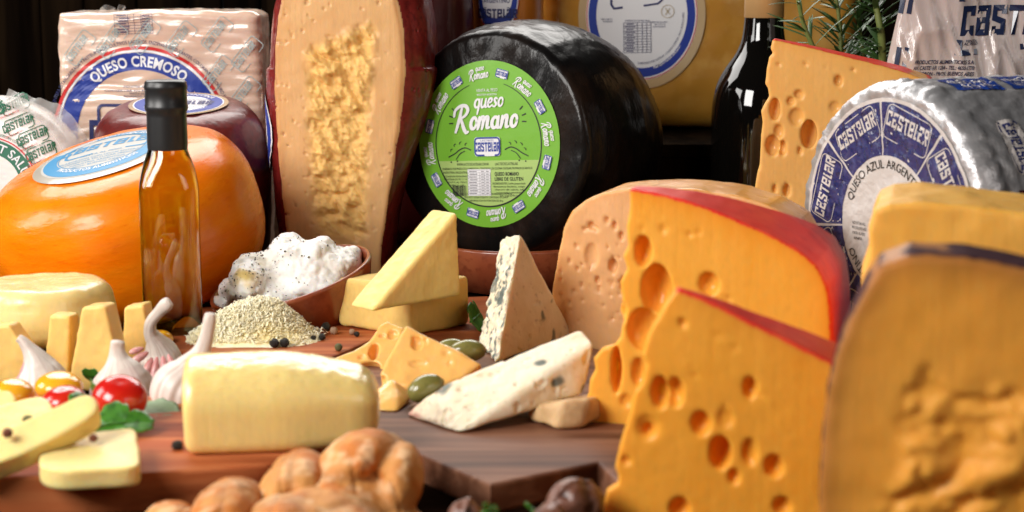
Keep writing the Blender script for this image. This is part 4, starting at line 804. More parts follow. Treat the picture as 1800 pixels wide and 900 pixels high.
mesh('bag_body', np.vstack([A, B]), F1 + F2 + S_, 'bag_plastic', bg)
def bm_(x, z, h):
    xa = np.clip(xl[1][0] + (xl[0][0] - xl[1][0]) * (z - xl[1][1]) / (xl[0][1] - xl[1][1]), xl[1][0] - .004, 1); t = np.clip((x - xa) / (x1 - xa), .0001, .9999); m = np.sin(PI * t) ** .5; return np.stack([x, -wr(x, z) * np.clip(m * 1.5, 0, 1) - .022 * m - h, z], 1)
pr = Print(bm_, edge=.003, gap=.0008); S = fr.loc(1790, 100)[0] - fr.loc(1690, 100)[0]
pr.layer('brand_lettering', 'ink_bagnavy'); a = fr.loc(1779, 56); pr.logo(a[0], a[1], .52 * S, .04, .72, .12); a = fr.loc(1779, 0)
pr.stroke([fr.loc(u, v) for u, v in ((1679, 66), (1676, 88), (1682, 88), (1709, 86))], .1 * S); pr.stroke([fr.loc(u, v) for u, v in ((1684, 0), (1686, -30), (1880, -40))], .1 * S); pr.stroke([fr.loc(u, v) for u, v in ((1782, 77), (1850, 70))], .1 * S)
for u, v in ((1585, 5), (1575, 97), (1598, -90)):
    for d in (0, 13): p, q_ = fr.loc(u + d + 3, v - 16), fr.loc(u + d - 3, v + 18); pr.stroke([p, q_], .075 * S)
p, q_ = fr.loc(1690, 143), fr.loc(1900, 135); pr.stroke([p, q_], .12 * S)
pr.layer('small_print', 'ink_bagnavy')
for t, u, v, wd in (('PRODUCTOS ALIMENTICIOS S.A.', 1652, 108, 100), ('AV. CASTELAR 1234 - TEL.: 4650-1770', 1650, 118, 102), ('MORON - PROV. BUENOS AIRES', 1654, 128, 92), ('VENTA', 1699, 70, 20), ('AL PESO', 1698, 75, 24)): a = fr.loc(u, v); pr.text(t, a[0], a[1], .066 * S if wd > 50 else .045 * S, rot=.03, shear=.2, bold=.02, width=wd * S / 100)
pr.build(bg)

# ------------------------------------------------------------------ rosemary
mat('rosemary_leaf', (.035, .085, .02), .45, sss=.1, coat=.2, var=[(40, (.06, .13, .03), .4, .7)])
mat('rosemary_stem', (.16, .2, .05), .5, var=[(60, (.22, .24, .07), .4, .7)])
def sprig(label, pts, Y, n, L, seed, thick=1.0):
    r0 = random.Random(seed); P = [np.array(W(u, v, Y + dy)) for u, v, dy in pts]; base = P[0].copy(); C = [p - base for p in spline(P, 8)]; rt = empty('rosemary_sprig', label, 'herb', tuple(base), group='rosemary sprigs behind the bottle')
    tube('stem', C, np.linspace(.0034, .0018, len(C)) * thick, 'rosemary_stem', rt, 8); V = []; F = []
    for i in range(n):
        k = r0.uniform(.02, .999) * (len(C) - 1); c = C[int(k)]; t = C[min(int(k) + 1, len(C) - 1)] - C[max(int(k) - 1, 0)]; t = t / (np.linalg.norm(t) + 1e-9); a = r0.uniform(0, 2 * PI); sd = np.cross(t, [math.cos(a), math.sin(a), .3]); sd /= np.linalg.norm(sd)
        d = sd * r0.uniform(.7, 1) + t * r0.uniform(.3, .9); d /= np.linalg.norm(d); nn = np.cross(d, t); nn /= np.linalg.norm(nn) + 1e-9; l = L * r0.uniform(.6, 1.2); wd = .0019 * r0.uniform(.8, 1.3) * thick; o = len(V)
        for s in (0, .25, .6, .88, 1): q = c + d * l * s - t * l * .18 * s * s; ww = wd * (.5, 1, 1, .7, .05)[(0, .25, .6, .88, 1).index(s)]; up = np.cross(nn, d) * ww * .35; V += [q + nn * ww, q + up, q - nn * ww]
        F += [[o + 3 * s + j, o + 3 * s + j + 1, o + 3 * s + j + 4, o + 3 * s + j + 3] for s in range(4) for j in (0, 1)]
    lv = mesh('needle_leaves', V, F, 'rosemary_leaf', rt); lv['kind'] = 'stuff'
sprig('thick upright rosemary sprig beside the plastic bag', [(1552, 170, .02), (1550, 70, 0), (1540, 10, 0), (1530, -60, 0)], 1.93, 60, .045, 3, 1.5)
sprig('dark rosemary sprig in the middle of the bunch, above the holed wedge', [(1490, 190, .02), (1480, 110, 0), (1476, 40, 0), (1462, -50, 0)], 1.97, 95, .05, 4)
sprig('rosemary sprig leaning left over the golden cheese', [(1460, 190, .02), (1440, 110, 0), (1412, 40, -.01), (1395, -40, -.02)], 1.92, 26, .05, 9)
sprig('rosemary sprig at the back of the bunch, right of the middle', [(1530, 190, .03), (1520, 110, .03), (1510, 40, .03), (1512, -50, .03)], 1.99, 110, .05, 12)

# ------------------------------------------------------------------ boards
def board(name, label, poly, z0, z1, m, rnd=6):
    """flat board from its outline on the table"""
    c = np.mean(poly, 0); o = empty(name, label, 'board', (c[0], c[1], z0)); bm = bmesh.new()
    P = [(p[0] - c[0], p[1] - c[1]) for p in poly]; a = sum(P[i][0] * P[(i + 1) % len(P)][1] - P[(i + 1) % len(P)][0] * P[i][1] for i in range(len(P)))
    if a < 0: P = P[::-1]
    f = bm.faces.new([bm.verts.new((x, y, 0)) for x, y in P]); r = bmesh.ops.extrude_face_region(bm, geom=[f])
    for v in r['geom']:
        if isinstance(v, bmesh.types.BMVert): v.co.z = z1 - z0
    bmesh.ops.recalc_face_normals(bm, faces=bm.faces[:]); bmesh.ops.bevel(bm, geom=[e for e in bm.edges if abs(e.verts[0].co.z - e.verts[1].co.z) < 1e-6], offset=.0022, segments=2, affect='EDGES', profile=.5)
    me = bpy.data.meshes.new('board_panel'); bm.to_mesh(me); bm.free(); me.materials.append(MATS[m]); link(bpy.data.objects.new('board_panel', me), o); return o
g = lambda u, v, z: tuple(G(u, v, z))[:2]
ZL = .026
q = [g(u, v, ZL) for u, v in ((-250, 850), (0, 838), (150, 836), (300, 828), (420, 820), (480, 814), (530, 800), (560, 780), (575, 755))] + [g(560, 720, ZL), g(480, 700, ZL), g(0, 690, ZL), g(-250, 690, ZL)]
board('cherry_serving_board', 'reddish wooden board at left front carrying slices, tomatoes and the pale cheese log', [tuple(p) for p in q[:4]] + [tuple(p) for p in spline(q[3:10], 4)] + q[10:], 0, ZL, 'cherry_board')
ZR = .02
c0, c1, c2, c3 = g(862, 851, ZR), g(1051, 813, ZR), g(1090, 852, ZR), g(1160, 830, ZR)
d = Vector(c1) - Vector(c0); lft = Vector(g(738, 798, ZR)) - Vector(c0); lft = lft.normalized()
A0 = Vector(c0); A1 = A0 + lft * .36; B1 = A1 + d.normalized() * .30; B0 = A0 + d.normalized() * .30
board('dark_walnut_board', 'dark brown cutting board with its corner toward the viewer, under the blue cheese wedges', [tuple(A0), c1, c2, c3, tuple(B0), tuple(B1), tuple(A1)], .0, ZR, 'walnut_board')
ZK = .017
q = [g(u, v, ZK) for u, v in ((296, 590), (310, 612), (330, 622), (450, 626), (560, 628), (585, 626), (650, 598), (700, 588), (860, 580))] + [g(860, 520, ZK), g(330, 540, ZK), g(305, 565, ZK)]
board('cherry_back_board', 'reddish wooden board further back, under the grated cheese and terracotta bowl', q, 0, ZK, 'cherry_board')

# ------------------------------------------------------------------ hull shaped pieces
def hullpiece(name, label, pts, m, vox=.0012, k=.004, disp=None, attrs=None, split=None, parts='paste', extra=None, cat='cheese', group=None, rot=None):
    P = [Vector(p) for p in pts]; c = sum(P, Vector()) / len(P); c.z = min(p.z for p in P); L = [p - c for p in P]; pl = hullplanes(L); r = empty(name, label, cat, tuple(c), group=group)
    lo = [min(p[i] for p in L) for i in range(3)]; hi = [max(p[i] for p in L) for i in range(3)]
    def f(X, Y, Z):
        D = hullsdf(X, Y, Z, pl, k); return extra(D, X, Y, Z, c) if extra else D
    sdf(parts, f, lo, hi, vox, m, r, disp or (lambda V, N: .0005 * fbm(V, 60, 3) + .0002 * fbm(V, 250, 1)), attrs, split); return r
cheesemat('pale_paste', (.84, .58, .19), (.80, .53, .15), rough=.42, sss=.4, bump=.12)
cheesemat('butter_paste', (.87, .64, .23), (.84, .59, .19), rough=.4, sss=.4, bump=.1)
# two pale wedges stacked
n_, l_, r_ = G(723, 592, ZK), G(592, 573, ZK), G(826, 570, ZK); b_ = Vector((n_.x, r_.y + .05, ZK)); up = Vector((0, 0, .046))
hullpiece('pale_cheese_wedge', 'pale yellow cheese wedge lying flat, lower of the stacked two', [n_, l_, r_, b_, n_ + up, l_ + up, r_ + up, b_ + up], 'pale_paste', k=.005)
fr = Frame(W(655, 548, 1.44), -45, 0, 0); t_ = [fr.loc(805, 371), fr.loc(811, 520), fr.loc(653, 549)]; Q = []
for x, z in t_:
    for y in (0, .034): Q.append(fr.O + fr.ex * x + fr.ey * y + fr.ez * z)
hullpiece('pale_cheese_wedge', 'pale yellow cheese wedge with point up, upper of the stacked two', Q, 'butter_paste', k=.004)

# ------------------------------------------------------------------ blue cheese wedges
at2 = [('mold', (.085, .12, .115)), ('crust', (.42, .25, .17)), ('pink', (.70, .25, .22))]
mat('blue_paste', (.90, .79, .60), .55, sss=.35, rad=(1, .6, .35), sscale=.006, var=[(40, (.82, .68, .46), .4, .7), (170, (.68, .54, .37), .62, .76, 3)], attrs=at2, bump=[(260, .35, .0012), (70, .3, .002)])
B1, B2, B3 = G(841, 604, ZR), G(872, 638, ZR), G(1008, 588, ZR); B4 = B1 + (B3 - B2) * .75; A2 = W(913, 413, 1.44); A1 = W(884, 417, 1.475); A3 = W(918, 418, 1.46)
def bl_at(axis, lo, hi):
    def at(V, N):
        left = sstep(-(N[0] * .9 + N[1] * .3), .35, .75); v = fbm((V[0], V[1], V[2] * .45), 190, 3, 3); m = left * sstep(v, .02, .45) * .95; sp_ = sstep(fbm(V, 75, 2, 6), .56, .8) * .8
        return {'mold': np.clip(np.maximum(m, sp_), 0, 1), 'crust': 0 * v, 'pink': 0 * v}
    return at
def bl_disp(V, N):
    left = sstep(-(N[0] * .9 + N[1] * .3), .35, .75); return left * (.0042 * (np.abs(fbm((V[0], V[1], V[2] * .6), 120, 3, 3)) - .35)) - .0016 * sstep(fbm(V, 150, 2, 9), .6, 1.0) + .0006 * fbm(V, 60, 3)
hullpiece('blue_cheese_wedge', 'upright blue cheese wedge with veined crumbly left side and pale front', [B1, B2, B3, B4, A2, A1, A3], 'blue_paste', .001, .0025, bl_disp, bl_at(0, 0, 0))
T1, T2, T3 = G(703, 730, ZR), G(803, 766, ZR), W(781, 672, 1.215); E2, E3 = W(1030, 692, 1.215), W(1028, 574, 1.245); E4 = W(1048, 598, 1.225); E1 = T1 + (E2 - T2) * .95
def ly_at(V, N):
    c = sstep(-N[0], .5, .8); sp_ = sstep(fbm(V, 62, 2, 4), .62, .9) * .9; z = V[2]; return {'mold': np.maximum(sp_, c * sstep(fbm(V, 160, 2, 5), .5, .9) * .35), 'crust': c * (.55 + .35 * np.clip(fbm((V[0], V[1] * 3, V[2]), 110, 2), -1, 1)), 'pink': c * sstep(-V[0], .062, .078) * .8}
def ly_disp(V, N): return -.0014 * sstep(fbm(V, 120, 2, 9), .45, .9) + .0008 * fbm(V, 55, 3) - .0016 * sstep(-N[0], .5, .8) * np.abs(fbm(V, 130, 2, 1))
hullpiece('blue_cheese_wedge', 'blue cheese wedge lying on its side, brown rind end pointing left', [T1, T2, T3, E1, E2, E3, E4], 'blue_paste', .0011, .004, ly_disp, ly_at)
mat('blue_rind', (.66, .44, .22), .6, sss=.3, sscale=.006, var=[(60, (.5, .3, .14), .4, .7)], bump=[(160, .4, .002)])
hullpiece('cheese_rind_piece', 'small tan cheese piece with rounded rind, tucked behind the lying blue wedge', [G(925, 742, ZR), G(970, 758, ZR), G(1025, 757, ZR), G(1065, 735, ZR), W(930, 712, 1.2), W(990, 702, 1.175), W(1045, 694, 1.18), W(1060, 690, 1.25), W(940, 700, 1.26)], 'blue_rind', .0013, .005, lambda V, N: .0012 * fbm(V, 60, 3))

# ------------------------------------------------------------------ small emmental pieces
cheesemat('emmental_paste', (.86, .49, .15), (.84, .43, .10), rough=.28, sss=.4, bump=.2, coat=.35, attrs2=[('cutface', (.85, .60, .36))])
def emm(label, O, yaw, tilt, px, dep, holes, name='emmental_piece', roll=0): return cheese(name, label, 'cheese', O, yaw, px, dep, 'emmental_paste', holes=holes, vox=.001, tilt=tilt, k=.003, kback=.004, disp=wavy(.0009, 70), roll=roll)
emm('left emmental piece with big glossy holes, between the pale log and the other emmental piece', W(640, 668, 1.36), 8, 45, [(574, 641), (592, 626), (622, 615), (648, 598), (664, 572), (680, 561), (711, 577), (700, 630), (678, 668), (640, 676), (600, 660)], .026, [(657, 618, 9, 14, 1.2), (650, 644, 19, 9, 1.2), (612, 642, 10, 5, 1), (690, 588, 9, 8, .6), (672, 590, 6, 3, .6), (636, 628, 7, 4, .5)])
emm('right emmental piece, a triangular chunk with glossy dented face, before the stacked pale wedges', W(740, 675, 1.29), 4, 42, [(713, 572), (728, 577), (770, 598), (808, 618), (845, 640), (815, 664), (770, 680), (720, 684), (672, 672), (668, 655), (690, 612)], .03, [(733, 603, 10, 12, .7), (728, 596, 5, 6, 1), (747, 600, 5, 6, .5), (785, 622, 8, 6, .3), (672, 668, 7, 9, 1.2), (735, 640, 16, 7, .25), (790, 640, 5, 5, .3)])
hullpiece('emmental_piece', 'smallest emmental chunk, low in front beside the pale log', [G(650, 725, ZR), G(700, 726, ZR), G(722, 705, ZR), G(660, 690, ZR), W(655, 690, 1.25), W(690, 664, 1.26), W(728, 694, 1.26), W(700, 702, 1.235)], 'emmental_paste', .0011, .003)

# ------------------------------------------------------------------ olives
mat('olive_skin', (.17, .16, .04), .22, sss=.2, sscale=.006, coat=.4, coatr=.1, var=[(40, (.22, .2, .06), .4, .7), (120, (.12, .11, .03), .5, .75)], bump=[(120, .12, .001)])
mat('olive_pit', (.05, .035, .015), .6)
def olive(label, u, v, Y, a, b, rz, ry, zbase):
    c = W(u, v, Y); r = 1 / PXM(Y); o = empty('green_olive', label, 'olive', tuple(c), group='olives among the emmental pieces'); o.rotation_euler = (0, R(ry), R(rz))
    P = [(b * r * max(0, math.sin(t)) ** .92 + 1e-5, -a * r * math.cos(t)) for t in np.linspace(0, PI, 22)]; e = lathe('olive_body', P, 'olive_skin', o, 36, disp=lambda V: .0003 * fbm(V, 90, 2)); e.rotation_euler = (0, R(90), 0)
    k = lathe('stem_scar', [(1e-5, 0), (.0012, .0002), (.0018, .0008), (1e-5, .0009)], 'olive_pit', o, 12); k.location = (a * r * .985, 0, 0); k.rotation_euler = (0, R(90), 0)
olive('green olive leaning on the lying blue wedge, nearest of three', 748, 683, 1.25, 35, 24, 25, -18, ZR)
olive('green olive right behind the emmental chunk, beside the upright blue wedge', 822, 617, 1.36, 33, 20, 5, 0, ZR)
olive('green olive half hidden behind the emmental chunk, left of another olive', 796, 612, 1.40, 28, 17, 0, 5, ZR)

# ------------------------------------------------------------------ bowl of ricotta
YBo = 1.6; cb = W(512, 491, YBo); bo = empty('terracotta_bowl', 'brown terracotta bowl tipped to the left, holding ricotta', 'bowl', tuple(cb)); rb = 148 / PXM(YBo)
bo.rotation_euler = Euler((R(8), R(-15), 0)); bpf = [(1e-5, -.052), (rb * .55, -.052), (rb * .72, -.046), (rb * .9, -.022), (rb * .985, -.003), (rb, .0005), (rb * .995, .003), (rb * .97, .0035), (rb * .945, .001), (rb * .86, -.022), (rb * .68, -.04), (rb * .4, -.044), (1e-5, -.044)]
lathe('bowl_body', [tuple(p) for p in spline(bpf, 3)], 'terracotta', bo, 96)
mat('ricotta_white', (.95, .93, .88), .5, sss=.4, rad=(1, .8, .6), sscale=.006, attrs=[('oily', (.66, .48, .14))], bump=[(130, .35, .002), (420, .25, .0007)])
fr = Frame(cb, 0); rc = empty('ricotta_mound', 'white ricotta heap with oil and ground pepper, in the terracotta bowl', 'cheese', tuple(cb))
blobs = [(470, 478, 44, 34, 0), (540, 470, 62, 42, 0), (505, 440, 34, 26, .005), (558, 437, 20, 18, .01), (440, 475, 26, 26, -.012), (590, 468, 30, 22, .01), (480, 512, 50, 26, -.012), (425, 505, 32, 18, -.008), (560, 495, 48, 24, -.008), (612, 462, 14, 14, .015), (452, 490, 28, 30, -.02), (395, 532, 14, 8, -.01)]
BL = [(*fr.loc(u, v), rx, rz, dy) for u, v, rx, rz, dy in blobs]
def f(X, Y, Z):
    D = None
    for x, z, rx, rz, dy in BL:
        e = ell(X, Y, Z, (x, dy, z), (rx / PXM(YBo), .03, rz / PXM(YBo))); D = e if D is None else smin(D, e, .008)
    return D
def rdisp(V, N): return .0045 * fbm(V, 34, 2, 1) + .0025 * np.abs(fbm(V, 60, 2, 2)) + .0009 * fbm(V, 240, 2)
ox, oz = fr.loc(440, 470)
sdf('ricotta_body', f, (-.10, -.085, -.06), (.10, .06, .07), .0012, 'ricotta_white', rc, rdisp, lambda V, N: {'oily': np.exp(-(((V[0] - ox) / .016) ** 2 + ((V[2] - oz) / .012) ** 2)) * sstep(fbm(V, 90, 2), -.3, .5)})
mat('pepper_speck', (.06, .035, .02), .6); mat('pepper_red', (.16, .04, .02), .6)
me = bpy.data.objects['ricotta_body'].data; VV = np.zeros(len(me.vertices) * 3); me.vertices.foreach_get('co', VV); VV = VV.reshape(-1, 3); NN = np.zeros(len(me.vertices) * 3); me.vertices.foreach_get('normal', NN); NN = NN.reshape(-1, 3)
okv = np.where((NN[:, 1] < .2) & (VV[:, 2] > -.03))[0]; wgt = np.exp(-(((VV[okv, 0] - fr.loc(455, 480)[0]) / .026) ** 2)) + .10; wgt /= wgt.sum(); ch = rng.choice(okv, 330, p=wgt, replace=False)
V = []; F = []
for i in ch:
    s = abs(rng.normal(0, .0004)) + .0003; q = VV[i] + NN[i] * s * .3; o = len(V); J = rng.normal(0, .35, (6, 3)) + 1
    V += [q + np.array(d) * s * J[k] for k, d in enumerate(((1, 0, 0), (-1, 0, 0), (0, 1, 0), (0, -1, 0), (0, 0, 1), (0, 0, -1)))]; F += [[o + a for a in t] for t in ((0, 2, 4), (2, 1, 4), (1, 3, 4), (3, 0, 4), (2, 0, 5), (1, 2, 5), (3, 1, 5), (0, 3, 5))]
pp = mesh('ground_pepper', V, F, 'pepper_speck', rc, False); pp['kind'] = 'stuff'

# ------------------------------------------------------------------ grated cheese
mat('grated_paste', (.97, .88, .58), .5, spec=.2, sss=.3, rad=(1, .9, .7), sscale=.003, var=[(60, (.96, .90, .68), .4, .7), (18, (.95, .77, .32), .55, .75)])
cg = G(445, 605, ZK); cg = Vector((cg.x, cg.y + .03, ZK)); gr = empty('grated_cheese_heap', 'loose heap of pale grated cheese on the back board, before the terracotta bowl', 'cheese', tuple(cg))
HS = lambda x, y: np.where(1, .031, 0) * np.exp(-((x + .001) / .032) ** 2 - (y / .027) ** 2) + .012 * np.exp(-((x - .026) / .022) ** 2 - (y / .026) ** 2) + .011 * np.exp(-((x + .034) / .022) ** 2 - (y / .028) ** 2)
nn = 40; gx, gy = np.meshgrid(np.linspace(-.062, .062, nn), np.linspace(-.045, .045, nn), indexing='ij'); gz = np.maximum(HS(gx, gy) - .0018, -.0005); V = np.stack([gx, gy, gz], -1).reshape(-1, 3); F = [[i * nn + j, (i + 1) * nn + j, (i + 1) * nn + j + 1, i * nn + j + 1] for i in range(nn - 1) for j in range(nn - 1)]
F = [f_ for f_ in F if max(V[k][2] for k in f_) > .0004]; mesh('heap_core', V, F, 'grated_paste', gr)
V = []; F = []
for i in range(5200):
    x, y = rng.normal(-.001, .027), rng.normal(0, .02); h = float(HS(x, y))
    if h < .0022 and rng.random() > .10: continue
    if abs(x) > .064 or abs(y) > .04: continue
    a = rng.uniform(0, 2 * PI); el_ = rng.normal(0, .3); l = rng.uniform(.002, .0075); wd = rng.uniform(.0004, .0011); d = np.array([math.cos(a) * math.cos(el_), math.sin(a) * math.cos(el_), math.sin(el_)]); sd = np.array([-math.sin(a), math.cos(a), 0]); n3 = np.cross(d, sd); b = rng.normal(0, .0014); c = np.array([x, y, max(h, .0012) + rng.uniform(-.001, .0012)]); o = len(V)
    for t in (-.5, 0, .5):
        q = c + d * l * t + n3 * b * (1 - 4 * t * t); q[2] = max(q[2], .0008); k = wd * (1 if t == 0 else .6); V += [q + sd * k, q + n3 * k * .45, q - sd * k, q - n3 * k * .45]
    for s in range(2): F += [[o + 4 * s + j, o + 4 * s + (j + 1) % 4, o + 4 * s + 4 + (j + 1) % 4, o + 4 * s + 4 + j] for j in range(4)]
    F += [[o + 3, o + 2, o + 1, o], [o + 8, o + 9, o + 10, o + 11]]
sh = mesh('cheese_shreds', V, F, 'grated_paste', gr); sh['kind'] = 'stuff'

# ------------------------------------------------------------------ peppercorns
mat('pepper_black', (.018, .014, .011), .5, bump=[(500, .9, .001)]); mat('pepper_pale', (.42, .27, .17), .6, bump=[(500, .7, .001)]); mat('pepper_green', (.13, .12, .04), .6, bump=[(500, .8, .001)]); mat('pepper_rust', (.22, .06, .025), .6, bump=[(500, .8, .001)])
_pc = {}
def pepper(label, u, v, z, r, m):
    if m not in _pc:
        bm = bmesh.new(); bmesh.ops.create_icosphere(bm, subdivisions=3, radius=1)
        for vv in bm.verts: p_ = np.array(vv.co) * 3.2; vv.co *= 1 + .09 * float(vnoise(*[np.float32(t) for t in p_])) + .06 * float(vnoise(*[np.float32(t) for t in p_ * 2.3 + 4]))
        me = bpy.data.meshes.new('peppercorn'); bm.to_mesh(me); bm.free(); me.polygons.foreach_set('use_smooth', np.full(len(me.polygons), True)); me.materials.append(MATS[m]); _pc[m] = me
    p = G(u, v, z + r) ; o = link(bpy.data.objects.new('peppercorn', _pc[m])); o.scale = (r,) * 3; o.location = (p.x, p.y, z + r * .98); o.rotation_euler = (random.random() * 6, random.random() * 6, 0); tag(o, label, 'peppercorn', 'scattered peppercorns'); return o
for lb, u, v, r, m in (('black peppercorn before the grated heap, left of a touching pair', 482, 603, .0042, 'pepper_black'), ('black peppercorn before the grated heap, right of a touching pair', 500, 602, .0042, 'pepper_black'), ('black peppercorn at the right foot of the grated heap', 551, 594, .0026, 'pepper_black'), ('dark peppercorn right of the grated heap, touching a rusty one', 566, 592, .0032, 'pepper_black'), ('large black peppercorn under the bowl edge', 573, 574, .0042, 'pepper_black'), ('pale peppercorn beside the bowl foot', 587, 581, .0036, 'pepper_pale'), ('rusty peppercorn at the right end of the grated heap', 567, 583, .003, 'pepper_rust'), ('pale brown peppercorn beside the lower pale wedge', 619, 583, .0028, 'pepper_pale'), ('black peppercorn at the foot of the lower pale wedge', 627, 587, .0026, 'pepper_black'), ('lone greenish peppercorn at the right of the back board', 595, 610, .0034, 'pepper_green')):
    pepper(lb, u, v, ZK, r, m)

# ------------------------------------------------------------------ pale log, small wheel, sticks and slices on the left board
cheesemat('log_paste', (.88, .68, .26), (.87, .65, .23), rough=.22, sss=.4, bump=.1, coat=.5, spec=.5)
cheesemat('young_paste', (.87, .68, .30), (.85, .64, .25), rough=.24, sss=.45, bump=.2, coat=.5)
cheesemat('stick_paste', (.89, .58, .19), (.86, .53, .15), rough=.4, sss=.4)
cheesemat('slice_paste', (.86, .69, .29), (.84, .65, .24), rough=.36, sss=.45, bump=.1)
o = G(321, 815, ZL); fr = Frame(o, -8); lg = empty('pale_cheese_log', 'glossy pale yellow cheese log lying across the front of the left board', 'cheese'); fr.place(lg)
Lx = fr.loc(676, 765)[0]; hz = .061; dz = .088
def f(X, Y, Z):
    e = sstep(X, Lx * .45, Lx) ; h2 = hz * (1 - .10 * e); return smax(smax(smax(rbox(X, Y, Z, (Lx / 2, dz / 2, hz / 2 - .012), (Lx / 2 + .03, dz / 2, hz / 2 + .012), .034) + .010 * e + .34 * (Y - dz * .85) ** 2 / dz, -Z, .006), -X, .009), X - Lx + .15 * (Z - hz / 2) ** 2 / hz, .022)
sdf('cheese_body', f, (0, 0, 0), (Lx, dz, hz), .0013, 'log_paste', lg, lambda V, N: .0007 * fbm(V, 25, 1) + .0003 * fbm(V, 160, 2) * (N[2] > .6))
ctr = W(80, 560, 1.46); sw = empty('small_pale_wheel', 'small pale yellow glossy cheese wheel behind the cheese sticks at left edge', 'cheese', (ctr.x, 1.46, ZL))
lathe('cheese_body', wheelprof(119 / PXM(1.46), W(80, 494, 1.46).z - ZL, .014, .002), 'young_paste', sw, 96, disp=lambda V: .0009 * fbm(V, 40, 3) + .0003 * fbm(V, 140, 2))
def stick(label, px, Y, dep, yaw, tilt=0):
    fr = Frame(W(px[0][0], px[0][1], Y), yaw, tilt); Q = []
    for x, z in fr.pts(px):
        for y in (0, dep): Q.append(fr.O + fr.ex * x + fr.ey * y + fr.ez * z)
    hullpiece('cheese_stick', label, Q, 'stick_paste', .0013, .003, group='cheese sticks before the small pale wheel')
stick('cheese stick at the left edge of the photo, widest', [(-30, 672), (-30, 578), (15, 570), (48, 620), (46, 672)], 1.36, .02, 10)
stick('narrow upright cheese stick, second from the left edge', [(76, 655), (86, 553), (123, 556), (120, 662)], 1.38, .02, 10)
stick('tall broad cheese stick, in the middle of the row', [(120, 670), (143, 540), (184, 538), (202, 610), (198, 680), (150, 690)], 1.36, .022, 12)
stick('cheese stick standing alone right of the small pale wheel, behind the garlic', [(213, 640), (217, 540), (252, 534), (263, 600), (262, 640)], 1.42, .02, 10)
def slice_(label, px, O, yaw, tilt, dep, roll=0): return cheese('cheese_slice', label, 'cheese', O, yaw, px, dep, 'slice_paste', vox=.0011, tilt=tilt, k=.002, kback=.003, disp=wavy(.0006, 50), rounded=4, roll=roll, group='cheese slices at left front')
slice_('thick pale cheese slice lying lowest at front, peppercorn on top', [(70, 815), (80, 786), (112, 766), (170, 758), (232, 752), (240, 772), (246, 800), (238, 818), (170, 824), (110, 826)], G(150, 800, ZL + .014), 0, 86, .014)
slice_('largest pale cheese slice leaning across the others, at left front', [(-70, 815), (-40, 778), (50, 735), (110, 708), (150, 694), (169, 704), (166, 726), (120, 756), (50, 792), (-10, 815), (-50, 828)], W(60, 770, 1.045), 0, 58, .016)
slice_('pale cheese slice behind the largest slice, green peppercorn on it', [(-60, 760), (-50, 728), (0, 712), (60, 696), (82, 700), (90, 724), (40, 752), (-20, 768)], W(20, 735, 1.115), 0, 70, .012)
slice_('small pale cheese slice end at the left edge, behind the other slices', [(-60, 715), (-50, 690), (5, 684), (22, 690), (27, 706), (0, 722)], W(0, 705, 1.14), 0, 55, .012)
for lb, u, v, Y, r, m in (('green peppercorn on the slice at left edge', 49, 739, 1.07, .0036, 'pepper_green'), ('rusty peppercorn on the slice at left edge', 13, 761, 1.04, .0032, 'pepper_rust'), ('brown peppercorn on the lowest pale slice', 164, 770, 1.06, .0027, 'pepper_rust'), ('black peppercorn on the board left of the pale log', 312, 783, 1.105, .0038, 'pepper_black')):
    p = W(u, v, Y); o_ = pepper(lb, u, v, 0, r, m); o_.location = p

# ------------------------------------------------------------------ tomatoes
mat('tomato_red', (.50, .010, .006), .2, sss=.25, rad=(1, .25, .1), sscale=.006, coat=.35, coatr=.06, var=[(30, (.6, .03, .01), .45, .7), (90, (.62, .10, .02), .68, .8)])
mat('tomato_yellow', (.80, .36, .012), .14, sss=.3, rad=(1, .5, .1), sscale=.006, coat=.3, coatr=.08, var=[(30, (.84, .44, .03), .45, .7)])
mat('tomato_scar', (.35, .2, .08), .6)
def tomato(label, u, v, Y, rx, rz, m, tilt=(0, 0)):
    c = W(u, v, Y); s = 1 / PXM(Y); o = empty('cherry_tomato', label, 'tomato', tuple(c), group='cherry tomatoes at left'); P = [(rx * s * math.sin(t) ** .95 + 1e-5 if 0 < t < PI else 1e-5, -rz * s * math.cos(t) * (1 - .07 * math.exp(-(math.sin(t) * 4) ** 2))) for t in np.linspace(0, PI, 30)]
    b = lathe('tomato_body', P, m, o, 56, disp=lambda V: .0003 * fbm(V, 50, 2)); b.rotation_euler = (R(tilt[0]), R(tilt[1]), 0)
tomato('round red cherry tomato before the garlic bulbs, on the parsley', 211, 700, 1.175, 49, 38, 'tomato_red', (20, 8)); tomato('red cherry tomato behind the large slice', 112, 706, 1.2, 40, 27, 'tomato_red', (10, -6))
tomato('yellow cherry tomato above the red one behind the slice', 104, 680, 1.25, 42, 25, 'tomato_yellow', (10, 5)); tomato('yellow cherry tomato at the left edge', 24, 691, 1.21, 37, 24, 'tomato_yellow', (8, 10))
tomato('yellow cherry tomato behind the lone cheese stick, left of it', 212, 597, 1.5, 22, 16, 'tomato_yellow'); tomato('yellow cherry tomato right of the lone cheese stick, behind the open garlic', 281, 597, 1.48, 24, 18, 'tomato_yellow')

